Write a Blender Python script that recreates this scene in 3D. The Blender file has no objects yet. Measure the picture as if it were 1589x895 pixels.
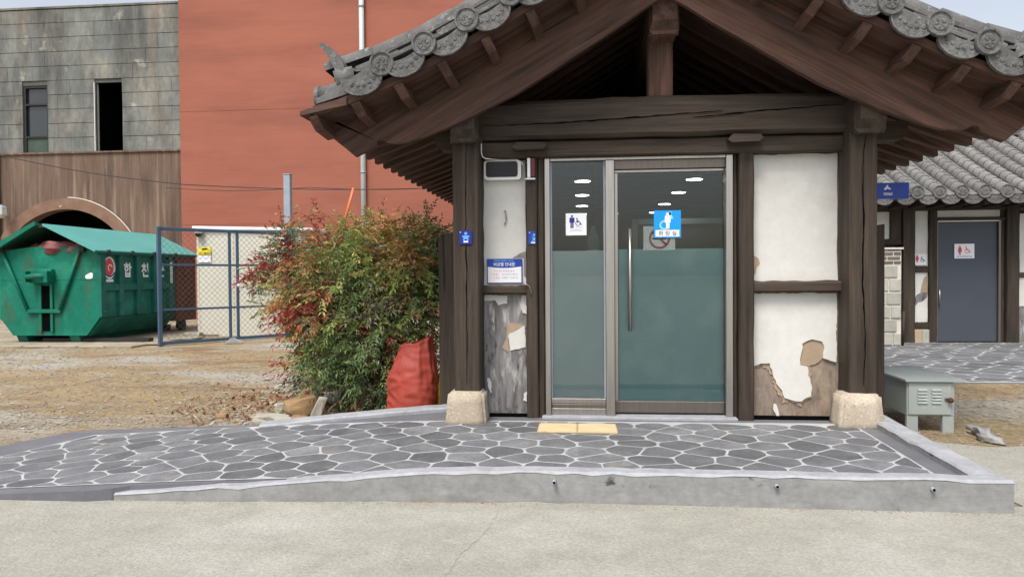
import bpy, bmesh, math, random
from mathutils import Matrix, Vector
import numpy as np
R = math.radians
random.seed(7)
scene = bpy.context.scene
col = scene.collection

# ---------------------------------------------------------------- camera, sky, sun, exposure
cam_d = bpy.data.cameras.new('camera')
cam = bpy.data.objects.new('camera', cam_d)
col.objects.link(cam)
cam_d.sensor_width = 36.0
cam_d.lens = 1130.0 / 1589.0 * 36.0
cam_d.clip_start = 0.05
cam_d.clip_end = 1500
cam.matrix_world = (Matrix.Translation((0, 0, 1.45)) @ Matrix.Rotation(R(5.36), 4, 'Z')
                    @ Matrix.Rotation(R(90 - 1.1), 4, 'X') @ Matrix.Rotation(R(-0.42), 4, 'Z'))
scene.camera = cam

SUN_EL, SUN_AZ = 58.0, 200.0          # azimuth from +Y clockwise: behind the camera, a little to its left
world = bpy.data.worlds.new('World')
scene.world = world
world.use_nodes = True
wn = world.node_tree
wn.nodes.clear()
w_out = wn.nodes.new('ShaderNodeOutputWorld')
w_bg = wn.nodes.new('ShaderNodeBackground')
w_sky = wn.nodes.new('ShaderNodeTexSky')
w_sky.sky_type = 'NISHITA'
w_sky.sun_disc = False
w_sky.sun_elevation = R(SUN_EL)
w_sky.sun_rotation = R(SUN_AZ)
w_sky.air_density = 1.0
w_sky.dust_density = 3.0
w_sky.ozone_density = 0.6
w_bg.inputs['Strength'].default_value = 0.15
w_hs = wn.nodes.new('ShaderNodeHueSaturation')      # thin overcast: the blue is veiled evenly over the whole sky
w_hs.inputs['Saturation'].default_value = 0.42
wn.links.new(w_sky.outputs[0], w_hs.inputs['Color'])
wn.links.new(w_hs.outputs[0], w_bg.inputs['Color'])
wn.links.new(w_bg.outputs[0], w_out.inputs['Surface'])

sun_d = bpy.data.lights.new('sun', 'SUN')
sun_d.energy = 2.3
sun_d.angle = R(22)
sun_d.color = (1.0, 0.965, 0.90)
sun = bpy.data.objects.new('sun', sun_d)
col.objects.link(sun)
az, el = R(SUN_AZ), R(SUN_EL)
sd = Vector((math.sin(az) * math.cos(el), math.cos(az) * math.cos(el), math.sin(el)))
sun.rotation_euler = sd.to_track_quat('Z', 'Y').to_euler()
sun.location = (0, -5, 20)

vs = scene.view_settings
vs.view_transform = 'Standard'
vs.look = 'None'
vs.gamma = 1.0
vs.use_curve_mapping = False
vs.exposure = 0.52
scene.cycles.use_denoising = True
scene.cycles.max_bounces = 6
scene.cycles.diffuse_bounces = 3
scene.cycles.glossy_bounces = 3
scene.cycles.transmission_bounces = 3
scene.cycles.transparent_max_bounces = 8
scene.cycles.caustics_reflective = False
scene.cycles.caustics_refractive = False

# ---------------------------------------------------------------- materials
def mat(name, c1, c2=None, scale=5.0, stretch=(1, 1, 1), rough=0.8, bump=0.15, bscale=None, bstretch=None,
        c3=None, s3=1.5, st3=(1, 1, 1), t3=(0.55, 0.68), c4=None, s4=1.5, st4=(1, 1, 1), t4=(0.6, 0.64),
        ov=0.0, metal=0.0, spec=0.4, detail=8, bdist=0.01, trans=0.0, alpha=None, fine=None, extra=()):
    m = bpy.data.materials.new(name)
    m.use_nodes = True
    nt = m.node_tree
    b = nt.nodes['Principled BSDF']
    N = lambda t: nt.nodes.new('ShaderNode' + t)
    L = nt.links.new
    tc = N('TexCoord')
    oi = N('ObjectInfo')
    off = N('VectorMath'); off.operation = 'SCALE'
    comb = N('CombineXYZ')
    for k in range(3):
        L(oi.outputs['Random'], comb.inputs[k])
    L(comb.outputs[0], off.inputs[0])
    off.inputs['Scale'].default_value = 37.0 if ov else 0.0
    add = N('VectorMath'); add.operation = 'ADD'
    L(tc.outputs['Object'], add.inputs[0]); L(off.outputs[0], add.inputs[1])

    def noise(sc, st, det=detail, ro=0.6):
        mp = N('Mapping')
        mp.inputs['Scale'].default_value = st
        L(add.outputs[0], mp.inputs['Vector'])
        n = N('TexNoise')
        n.inputs['Scale'].default_value = sc
        n.inputs['Detail'].default_value = det
        n.inputs['Roughness'].default_value = ro
        L(mp.outputs[0], n.inputs['Vector'])
        return n.outputs['Fac']

    def mixc(fac, a, bb):
        x = N('Mix'); x.data_type = 'RGBA'
        if isinstance(fac, float):
            x.inputs['Factor'].default_value = fac
        else:
            L(fac, x.inputs['Factor'])
        for s, v in (('A', a), ('B', bb)):
            i = [q for q in x.inputs if q.name == s and q.type == 'RGBA'][0]
            if isinstance(v, tuple):
                i.default_value = (*v, 1)
            else:
                L(v, i)
        return [q for q in x.outputs if q.type == 'RGBA'][0]

    def ramp(fac, lo, hi):
        r = N('MapRange')
        r.inputs['From Min'].default_value = lo
        r.inputs['From Max'].default_value = hi
        L(fac, r.inputs['Value'])
        return r.outputs[0]
    cur = c1
    if c2 is not None:
        cur = mixc(ramp(noise(scale, stretch), 0.32, 0.68), c1, c2)
    if c3 is not None:
        cur = mixc(ramp(noise(s3, st3), *t3), cur, c3)
    if c4 is not None:
        cur = mixc(ramp(noise(s4, st4), *t4), cur, c4)
    for ec, es, est, lo_, hi_ in extra:
        cur = mixc(ramp(noise(es, est), lo_, hi_), cur, ec)
    if fine:
        hv = N('HueSaturation'); mr = N('MapRange')
        mr.inputs['From Min'].default_value = 0.3; mr.inputs['From Max'].default_value = 0.7
        mr.inputs['To Min'].default_value = 1 - fine[1]; mr.inputs['To Max'].default_value = 1 + fine[1]
        L(noise(fine[0], fine[2] if len(fine) > 2 else (1, 1, 1), 5, 0.75), mr.inputs['Value']); L(mr.outputs[0], hv.inputs['Value'])
        L(cur, hv.inputs['Color']); cur = hv.outputs[0]
    if ov:
        hsv = N('HueSaturation')
        mr = N('MapRange')
        mr.inputs['To Min'].default_value = 1 - ov
        mr.inputs['To Max'].default_value = 1 + ov
        L(oi.outputs['Random'], mr.inputs['Value'])
        L(mr.outputs[0], hsv.inputs['Value'])
        if isinstance(cur, tuple):
            hsv.inputs['Color'].default_value = (*cur, 1)
        else:
            L(cur, hsv.inputs['Color'])
        cur = hsv.outputs[0]
    if isinstance(cur, tuple):
        b.inputs['Base Color'].default_value = (*cur, 1)
    else:
        L(cur, b.inputs['Base Color'])
    b.inputs['Roughness'].default_value = rough
    b.inputs['Metallic'].default_value = metal
    b.inputs['Specular IOR Level'].default_value = spec
    if trans:
        b.inputs['Transmission Weight'].default_value = trans
    if alpha is not None:
        b.inputs['Alpha'].default_value = alpha
    if bump:
        bp = N('Bump')
        bp.inputs['Strength'].default_value = bump
        bp.inputs['Distance'].default_value = bdist
        L(noise(bscale or scale * 4, bstretch or stretch, 10, 0.65), bp.inputs['Height'])
        L(bp.outputs[0], b.inputs['Normal'])
    return m

def wood(name, c1, c2, axis, crack=(0.012, 0.010, 0.008), ov=0.12, rough=0.75):
    st = [9, 9, 9]; st[axis] = 0.7
    st3 = [16, 16, 16]; st3[axis] = 0.5
    return mat(name, c1, c2, scale=1.6, stretch=tuple(st), rough=rough, bump=0.5, bscale=3.0, bstretch=tuple(st), bdist=0.006,
               c3=crack, s3=1.0, st3=tuple(st3), t3=(0.64, 0.72), ov=ov, spec=0.3, fine=(1.0, .34, tuple(70 if k != axis else 1.6 for k in range(3))))

def emis(name, c, s):
    m = bpy.data.materials.new(name); m.use_nodes = True
    b = m.node_tree.nodes['Principled BSDF']
    b.inputs['Base Color'].default_value = (*c, 1)
    b.inputs['Emission Color'].default_value = (*c, 1)
    b.inputs['Emission Strength'].default_value = s
    return m

def thin_glass(name, tint, rough=0.0, ior=1.5):
    m = bpy.data.materials.new(name); m.use_nodes = True
    nt = m.node_tree; nt.nodes.clear()
    o = nt.nodes.new('ShaderNodeOutputMaterial')
    mx = nt.nodes.new('ShaderNodeMixShader')
    t = nt.nodes.new('ShaderNodeBsdfTransparent'); t.inputs[0].default_value = (*tint, 1)
    g = nt.nodes.new('ShaderNodeBsdfGlossy'); g.inputs['Roughness'].default_value = rough
    f = nt.nodes.new('ShaderNodeFresnel'); f.inputs['IOR'].default_value = ior
    nt.links.new(f.outputs[0], mx.inputs[0]); nt.links.new(t.outputs[0], mx.inputs[1]); nt.links.new(g.outputs[0], mx.inputs[2])
    nt.links.new(mx.outputs[0], o.inputs['Surface'])
    return m

def vcol(name, rough=0.6, trans=0.25):
    m = bpy.data.materials.new(name); m.use_nodes = True
    nt = m.node_tree; b = nt.nodes['Principled BSDF']
    a = nt.nodes.new('ShaderNodeAttribute'); a.attribute_name = 'leafcol'
    nt.links.new(a.outputs['Color'], b.inputs['Base Color'])
    b.inputs['Roughness'].default_value = rough
    b.inputs['Specular IOR Level'].default_value = 0.35
    if trans:
        tr = nt.nodes.new('ShaderNodeBsdfTranslucent')
        mx = nt.nodes.new('ShaderNodeMixShader'); mx.inputs[0].default_value = trans
        nt.links.new(a.outputs['Color'], tr.inputs[0])
        nt.links.new(b.outputs[0], mx.inputs[1]); nt.links.new(tr.outputs[0], mx.inputs[2])
        nt.links.new(mx.outputs[0], nt.nodes['Material Output'].inputs['Surface'])
    return m

M = {}
wc1, wc2 = (0.066, 0.049, 0.036), (0.029, 0.021, 0.016)
rc1, rc2 = (0.130, 0.068, 0.050), (0.044, 0.026, 0.020)
for ax, k in enumerate('xyz'):
    M['wood_' + k] = wood('weathered_brown_timber_' + k, wc1, wc2, ax)
    M['roofwood_' + k] = wood('reddish_brown_timber_' + k, rc1, rc2, ax)
M['deck'] = mat('dark_stained_boards', (0.085, 0.055, 0.042), (0.05, 0.034, 0.027), scale=3, stretch=(0.7, 9, 9), rough=0.8)
M['plaster'] = mat('white_painted_plaster', (0.66, 0.645, 0.61), (0.60, 0.585, 0.55), scale=2.2, rough=0.85, bump=0.12, bscale=30,
                   c3=(0.50, 0.46, 0.39), s3=1.8, t3=(0.56, 0.80), c4=(0.36, 0.32, 0.27), s4=6, t4=(0.70, 0.76), fine=(9, .06))
M['peeled'] = mat('stained_brown_board', (0.33, 0.25, 0.175), (0.225, 0.185, 0.155), scale=2.6, stretch=(1.6, 1, 0.8), rough=0.85, bump=0.3, bscale=14,
                  c3=(0.10, 0.065, 0.05), s3=3.4, st3=(2.5, 1, 0.6), t3=(0.54, 0.76), c4=(0.42, 0.31, 0.21), s4=4.5, t4=(0.58, 0.74), fine=(14, .25, (2, 1, 1)))
M['tan'] = mat('tan_paper_backing', (0.42, 0.31, 0.205), (0.33, 0.25, 0.175), scale=5, rough=0.9, fine=(20, .15))
M['grey_board'] = mat('weathered_grey_plywood', (0.27, 0.265, 0.265), (0.10, 0.092, 0.09), scale=3.0, stretch=(7, 1, 1.1), rough=0.9, bump=0.4, bscale=9,
                      c3=(0.45, 0.44, 0.43), s3=5, st3=(3, 1, 0.8), t3=(0.55, 0.7), c4=(0.045, 0.038, 0.036), s4=4.2, st4=(3.0, 1, 1.2), t4=(0.57, 0.68))
M['plinth'] = mat('rough_granite_plinth', (0.47, 0.395, 0.305), (0.38, 0.315, 0.24), scale=5, rough=0.9, bump=0.6, bscale=60, ov=0.06,
                  c3=(0.55, 0.51, 0.45), s3=40, t3=(0.55, 0.70), c4=(0.13, 0.10, 0.075), s4=48, t4=(0.62, 0.70), fine=(50, .2))
M['tile'] = mat('grey_fired_clay_tile', (0.150, 0.146, 0.142), (0.082, 0.080, 0.079), scale=9, rough=0.85, bump=0.5, bscale=40, ov=0.18,
                c3=(0.26, 0.255, 0.24), s3=18, t3=(0.56, 0.68), c4=(0.055, 0.052, 0.048), s4=11, t4=(0.60, 0.70))
M['tile_face'] = mat('moulded_clay_tile_face', (0.185, 0.182, 0.175), (0.095, 0.092, 0.09), scale=24, rough=0.9, bump=0.9, bscale=34, bdist=0.02, ov=0.14,
                     c3=(0.065, 0.062, 0.06), s3=30, t3=(0.56, 0.66))
M['tile_light'] = mat('pale_grey_clay_tile', (0.215, 0.208, 0.198), (0.135, 0.131, 0.127), scale=6, rough=0.85, bump=0.4, bscale=30, ov=0.14,
                      c3=(0.28, 0.272, 0.257), s3=14, t3=(0.58, 0.72), c4=(0.10, 0.097, 0.09), s4=9, t4=(0.63, 0.72))
M['steel'] = mat('brushed_stainless_steel', (0.46, 0.43, 0.40), (0.36, 0.34, 0.315), scale=4, stretch=(20, 20, 0.6), rough=0.32, metal=0.9, bump=0.0)
M['steel_dark'] = mat('tarnished_brown_steel', (0.20, 0.17, 0.15), (0.15, 0.13, 0.115), scale=4, stretch=(20, 20, 0.6), rough=0.4, metal=0.7, bump=0.0)
M['glass'] = thin_glass('clear_door_glass', (0.88, 0.92, 0.91))
M['film'] = mat('frosted_teal_film', (0.36, 0.555, 0.57), (0.30, 0.49, 0.505), scale=2.0, rough=0.45, bump=0.03, bscale=20, spec=0.5,
                c3=(0.45, 0.62, 0.62), s3=2.4, t3=(0.52, 0.70))
M['film_grey'] = mat('frosted_grey_film', (0.62, 0.71, 0.73), (0.55, 0.64, 0.66), scale=2.0, rough=0.45, bump=0.03, bscale=20, spec=0.5,
                     c3=(0.68, 0.75, 0.75), s3=2.4, t3=(0.52, 0.70))
M['white'] = mat('white_plastic', (0.78, 0.78, 0.79), (0.72, 0.72, 0.73), scale=3, rough=0.45, bump=0.02)
M['black'] = mat('black_glossy_plastic', (0.010, 0.009, 0.012), rough=0.5, bump=0)
M['rubber'] = mat('black_rubber', (0.02, 0.02, 0.02), rough=0.8, bump=0.1)
M['maroon'] = mat('dark_red_plastic', (0.10, 0.012, 0.02), rough=0.3, bump=0)
M['signblue'] = mat('sign_blue', (0.012, 0.055, 0.36), (0.010, 0.045, 0.31), scale=3, rough=0.35, bump=0)
M['signnavy'] = mat('sign_navy', (0.008, 0.02, 0.26), rough=0.35, bump=0)
M['lightblue'] = mat('print_light_blue', (0.13, 0.40, 0.85), rough=0.4, bump=0)
M['sky_sign'] = mat('sign_sky_blue', (0.003, 0.30, 0.80), rough=0.35, bump=0)
M['paleblue'] = mat('print_pale_blue', (0.25, 0.62, 0.88), rough=0.4, bump=0)
M['print_white'] = mat('print_white', (0.80, 0.80, 0.82), rough=0.5, bump=0)
M['print_black'] = mat('print_black', (0.012, 0.012, 0.015), rough=0.5, bump=0)
M['print_grey'] = mat('print_grey', (0.22, 0.22, 0.25), rough=0.5, bump=0)
M['print_red'] = mat('print_red', (0.60, 0.05, 0.07), rough=0.5, bump=0)
M['print_pink'] = mat('print_pink', (0.75, 0.22, 0.30), rough=0.5, bump=0)
M['print_navy'] = mat('print_navy', (0.012, 0.022, 0.22), rough=0.5, bump=0)
M['ban_red'] = mat('print_brown_red', (0.12, 0.035, 0.03), rough=0.5, bump=0)
M['acetate'] = mat('clear_sticker_backing', (0.42, 0.50, 0.48), rough=0.4, bump=0, alpha=0.28)
M['yellow'] = mat('yellow_sign_paint', (0.75, 0.62, 0.02), rough=0.5, bump=0)
M['tactile'] = mat('tactile_yellow_rubber', (0.56, 0.42, 0.25), (0.49, 0.365, 0.21), scale=6, rough=0.75, bump=0.15, c3=(0.38, 0.27, 0.14), s3=5, t3=(0.6, 0.75))
M['concrete'] = mat('rough_pale_concrete', (0.345, 0.334, 0.285), (0.29, 0.28, 0.24), fine=(60, .26), scale=5, detail=12, rough=0.95, bump=0.8, bscale=45, bdist=0.012,
                    c3=(0.40, 0.39, 0.35), s3=0.9, t3=(0.48, 0.68), c4=(0.25, 0.238, 0.20), s4=0.8, st4=(.5, 1.3, 1), t4=(0.54, 0.74),
                    extra=[((0.46, 0.455, 0.43), 1.6, (.6, 1.5, 1), 0.64, 0.74), ((0.215, 0.20, 0.17), 3.0, (.7, 1.4, 1), 0.68, 0.80)])
M['render'] = mat('grey_cement_render', (0.28, 0.28, 0.272), (0.215, 0.216, 0.212), scale=3, stretch=(0.7, 1, 1.6), rough=0.9, bump=0.35, bscale=16,
                  c3=(0.34, 0.34, 0.33), s3=2, st3=(0.6, 1, 2), t3=(0.54, 0.7), c4=(0.07, 0.068, 0.065), s4=4.5, st4=(0.9, 1, 1.5), t4=(0.64, 0.70), fine=(14, .18))
M['kerb_paint'] = mat('pale_grey_kerb_paint', (0.37, 0.375, 0.40), (0.29, 0.297, 0.316), scale=5, rough=0.8, bump=0.25, bscale=25, c3=(0.27, 0.272, 0.28), s3=4, t3=(0.58, 0.74), fine=(18, .16))
M['floorpaint'] = mat('dark_grey_floor_paint', (0.155, 0.155, 0.172), (0.118, 0.118, 0.130), scale=3, rough=0.8, bump=0.2, bscale=25, c3=(0.18, 0.18, 0.19), s3=2.4, t3=(0.58, 0.72))
M['mortar'] = mat('white_joint_paint', (0.46, 0.465, 0.46), (0.34, 0.345, 0.34), scale=8, rough=0.85, bump=0.2, bscale=30)
M['flag'] = mat('slate_grey_flagstone', (0.152, 0.155, 0.164), (0.110, 0.112, 0.120), fine=(40, .30), scale=5, rough=0.7, bump=0.45, bscale=34, ov=0.26,
                c3=(0.19, 0.195, 0.205), s3=3.2, t3=(0.50, 0.70), c4=(0.25, 0.235, 0.205), s4=2.2, t4=(0.60, 0.78))
M['dirt'] = mat('dry_dirt_and_gravel', (0.36, 0.275, 0.155), (0.255, 0.19, 0.11), scale=1.6, stretch=(0.8, 1, 1), rough=0.98, bump=1.0, bscale=30, bdist=0.04,
                c3=(0.37, 0.35, 0.30), s3=0.55, st3=(0.45, 1.0, 1), t3=(0.47, 0.60), c4=(0.20, 0.11, 0.05), s4=0.8, st4=(0.6, 1.2, 1), t4=(0.53, 0.68), fine=(16, .5, (1, 1, 1)))
M['pebble'] = mat('grey_tan_pebbles', (0.36, 0.33, 0.28), (0.20, 0.165, 0.12), scale=3.5, rough=0.95, bump=0.2, c3=(0.45, 0.43, 0.40), s3=5, t3=(0.56, 0.66))
M['paver'] = mat('buff_concrete_paver', (0.33, 0.285, 0.21), (0.27, 0.235, 0.175), scale=3, rough=0.95, bump=0.3, ov=0.14)
M['slab'] = mat('weathered_grey_stone_cladding', (0.20, 0.21, 0.195), (0.115, 0.12, 0.115), scale=1.0, stretch=(1, 1, 0.6), rough=0.9, bump=0.3, bscale=12, ov=0.0,
                c3=(0.285, 0.265, 0.215), s3=0.9, st3=(1, 1, 0.8), t3=(0.52, 0.78), c4=(0.050, 0.047, 0.042), s4=0.6, st4=(2.2, 1, 0.4), t4=(0.44, 0.72), fine=(5, .22, (1.5, 1, .6)),
                extra=[((0.17, 0.12, 0.08), 0.55, (1.8, 1, 0.35), 0.58, 0.78), ((0.36, 0.35, 0.30), 1.3, (1, 1, 1), 0.60, 0.72)])
M['slab_joint'] = mat('dark_cladding_joint', (0.10, 0.10, 0.093), (0.075, 0.075, 0.07), scale=3, rough=0.95)
M['brownwall'] = mat('streaked_brown_stucco', (0.165, 0.112, 0.082), (0.11, 0.072, 0.054), scale=1.2, stretch=(2.6, 1, 0.18), rough=0.92, bump=0.2, bscale=10,
                     c3=(0.27, 0.195, 0.14), s3=1.5, st3=(3.2, 1, 0.13), t3=(0.52, 0.70), c4=(0.05, 0.036, 0.03), s4=0.8, st4=(2.2, 1, 0.3), t4=(0.52, 0.74), fine=(3, .2, (3, 1, .4)))
M['archstone'] = mat('flaking_brown_arch_paint', (0.24, 0.15, 0.10), (0.17, 0.10, 0.07), scale=2.5, rough=0.9, bump=0.3, c3=(0.50, 0.42, 0.33), s3=3.2, t3=(0.64, 0.7))
M['redwall'] = mat('terracotta_painted_wall', (0.325, 0.113, 0.074), (0.285, 0.098, 0.064), scale=0.5, stretch=(1, 1, 2.2), rough=0.9, bump=0.35, bscale=1.5, bstretch=(1.2, 1, 14), fine=(1.4, .05, (.35, 1, 7)),
                   c3=(0.235, 0.082, 0.056), s3=0.4, st3=(0.5, 1, 2.6), t3=(0.48, 0.72))
M['pipe'] = mat('pale_grey_downpipe', (0.46, 0.50, 0.49), rough=0.5, bump=0)
M['dark_glass'] = mat('dark_window_glass', (0.018, 0.024, 0.026), (0.03, 0.038, 0.04), scale=1.2, rough=0.12, bump=0, spec=0.6)
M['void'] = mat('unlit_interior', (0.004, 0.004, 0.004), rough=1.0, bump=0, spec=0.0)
M['green_pane'] = mat('dull_green_panel', (0.05, 0.085, 0.06), (0.035, 0.06, 0.045), scale=3, rough=0.6)
M['dgreen'] = mat('green_skip_paint', (0.006, 0.165, 0.108), (0.005, 0.130, 0.085), scale=1.3, rough=0.62, spec=0.2, fine=(5, .14), bump=0.1, bscale=9,
                  c3=(0.02, 0.22, 0.14), s3=1.6, t3=(0.55, 0.72), c4=(0.06, 0.075, 0.045), s4=2.2, st4=(1.6, 1, 0.6), t4=(0.54, 0.76), extra=[((0.12, 0.055, 0.025), 5, (1, 1, 1), 0.69, 0.74)])
M['dgreen2'] = mat('worn_green_skip_paint', (0.014, 0.14, 0.108), (0.011, 0.105, 0.083), scale=1.3, rough=0.62, spec=0.2, fine=(5, .14), bump=0.1, bscale=9,
                   c3=(0.03, 0.20, 0.16), s3=1.6, t3=(0.55, 0.72), c4=(0.10, 0.06, 0.035), s4=2.6, t4=(0.64, 0.74))
M['lid'] = mat('faded_turquoise_lid_paint', (0.10, 0.355, 0.325), (0.085, 0.31, 0.285), scale=1.2, rough=0.5, bump=0.05)
M['lid_under'] = mat('dark_green_lid_lining', (0.012, 0.09, 0.05), (0.01, 0.07, 0.04), scale=2, rough=0.7)
M['rust'] = mat('rusty_brown_steel', (0.15, 0.05, 0.028), (0.10, 0.036, 0.022), scale=2.5, rough=0.85, bump=0.2, c3=(0.05, 0.022, 0.016), s3=2, t3=(0.56, 0.7))
M['darksteel'] = mat('dirty_dark_steel', (0.025, 0.025, 0.022), (0.016, 0.016, 0.015), scale=5, rough=0.7)
M['bluepaint'] = mat('blue_grey_gate_paint', (0.055, 0.10, 0.165), (0.045, 0.08, 0.13), scale=5, rough=0.55, bump=0.05)
M['galv'] = mat('galvanised_steel', (0.33, 0.37, 0.42), (0.27, 0.31, 0.36), scale=6, rough=0.5, metal=0.3, bump=0.02)
M['meshwire'] = mat('grey_mesh_wire', (0.10, 0.11, 0.115), rough=0.55, bump=0)
M['shed'] = mat('cream_sheet_metal', (0.62, 0.60, 0.52), (0.55, 0.53, 0.46), scale=0.8, rough=0.55, bump=0.03)
M['cabinet'] = mat('grey_green_cabinet_paint', (0.34, 0.375, 0.36), (0.30, 0.33, 0.318), scale=2.5, rough=0.5, bump=0.04, c3=(0.40, 0.43, 0.41), s3=4, t3=(0.58, 0.7), c4=(0.10, 0.09, 0.07), s4=9, t4=(0.70, 0.75))
M['sack'] = mat('red_woven_polypropylene', (0.42, 0.068, 0.043), (0.32, 0.045, 0.030), scale=3.5, rough=0.55, bump=0.35, bscale=9, bdist=0.02, c3=(0.44, 0.10, 0.08), s3=5, t3=(0.58, 0.72))
M['yellow_sack'] = mat('yellow_plastic_sack', (0.50, 0.30, 0.04), rough=0.5, bump=0.2)
M['rock'] = mat('pale_grey_rubble', (0.42, 0.40, 0.345), (0.30, 0.275, 0.22), scale=6, rough=0.95, bump=0.5, bscale=24, ov=0.12, c3=(0.20, 0.15, 0.10), s3=6, t3=(0.6, 0.72))
M['rock_tan'] = mat('ochre_rubble', (0.36, 0.235, 0.12), (0.24, 0.15, 0.08), scale=6, rough=0.95, bump=0.5, bscale=24, ov=0.12)
M['brick_red'] = mat('broken_red_brick', (0.36, 0.12, 0.075), (0.26, 0.085, 0.055), scale=8, rough=0.95, bump=0.5, bscale=24)
M['leaf'] = vcol('shrub_leaves')
M['litter'] = vcol('fallen_leaf_litter', 0.9, 0.0)
M['stem'] = mat('brown_shrub_cane', (0.09, 0.055, 0.035), (0.06, 0.038, 0.026), scale=8, stretch=(1, 1, 0.3), rough=0.9)
M['doorgrey'] = mat('slate_blue_door_paint', (0.060, 0.069, 0.090), (0.052, 0.060, 0.079), scale=1.5, rough=0.45, bump=0.02)
M['block'] = mat('pale_rough_stone_block', (0.44, 0.425, 0.37), (0.34, 0.33, 0.285), scale=7, rough=0.95, bump=0.5, bscale=22, ov=0.10)
M['blockjoint'] = mat('cream_block_mortar', (0.62, 0.59, 0.50), (0.55, 0.52, 0.44), scale=7, rough=0.95)
M['brickdark'] = mat('dull_brown_brick', (0.17, 0.13, 0.11), (0.13, 0.10, 0.085), scale=7, rough=0.95, ov=0.15)
M['base_tan'] = mat('tan_stone_skirting', (0.46, 0.34, 0.22), (0.38, 0.30, 0.21), scale=4, rough=0.9)
M['ceiling'] = mat('grey_ceiling_panel', (0.32, 0.33, 0.315), (0.27, 0.28, 0.265), scale=2, rough=0.8)
M['roomwall'] = mat('grey_wall_tile', (0.26, 0.27, 0.25), (0.20, 0.21, 0.195), scale=2, rough=0.4)
M['partition'] = mat('olive_brown_partition', (0.17, 0.145, 0.095), (0.14, 0.12, 0.08), scale=1.5, rough=0.5)
M['partition_cap'] = mat('pale_green_partition_trim', (0.30, 0.36, 0.33), rough=0.4, bump=0)
M['lamp'] = emis('led_downlight', (1.0, 0.99, 0.96), 14.0)
M['plastic_sheet'] = mat('crumpled_white_plastic', (0.36, 0.36, 0.36), (0.22, 0.215, 0.21), scale=7, rough=0.5, bump=0.5, bscale=14, bdist=0.02)
M['lantern'] = mat('milky_lantern_glass', (0.52, 0.53, 0.50), rough=0.25, bump=0)
M['orange'] = mat('orange_pole_paint', (0.62, 0.16, 0.05), rough=0.5, bump=0)
M['wire'] = mat('dark_cable', (0.03, 0.028, 0.028), rough=0.6, bump=0)
M['trash_red'] = mat('red_striped_refuse_bag', (0.15, 0.022, 0.026), (0.30, 0.13, 0.13), scale=3, stretch=(1, 1, 4), rough=0.6, bump=0.4, bscale=8)
M['trash_brown'] = mat('brown_cardboard', (0.20, 0.10, 0.05), (0.15, 0.075, 0.04), scale=3, rough=0.9)

# ---------------------------------------------------------------- object helpers
WM = {}
I4 = Matrix.Identity(4)
def attach(o, parent):
    o.parent = parent
    o.matrix_parent_inverse = WM[parent.name].inverted()
def link(o, parent=None, world_m=None):
    col.objects.link(o)
    wm = world_m or I4
    o.matrix_basis = wm
    WM[o.name] = wm.copy()
    if parent is not None:
        attach(o, parent)
    return o
def tag(o, label=None, cat=None, group=None, kind=None):
    if label: o['label'] = label
    if cat: o['category'] = cat
    if group: o['group'] = group
    if kind: o['kind'] = kind
    return o
def thing(name, loc, label, cat, group=None, kind=None):
    o = bpy.data.objects.new(name, None)
    o.empty_display_size = 0.1
    link(o, None, Matrix.Translation(loc))
    return tag(o, label, cat, group, kind)
def obj(name, mesh, parent=None, wm=None):
    return link(bpy.data.objects.new(name, mesh), parent, wm)

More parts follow.
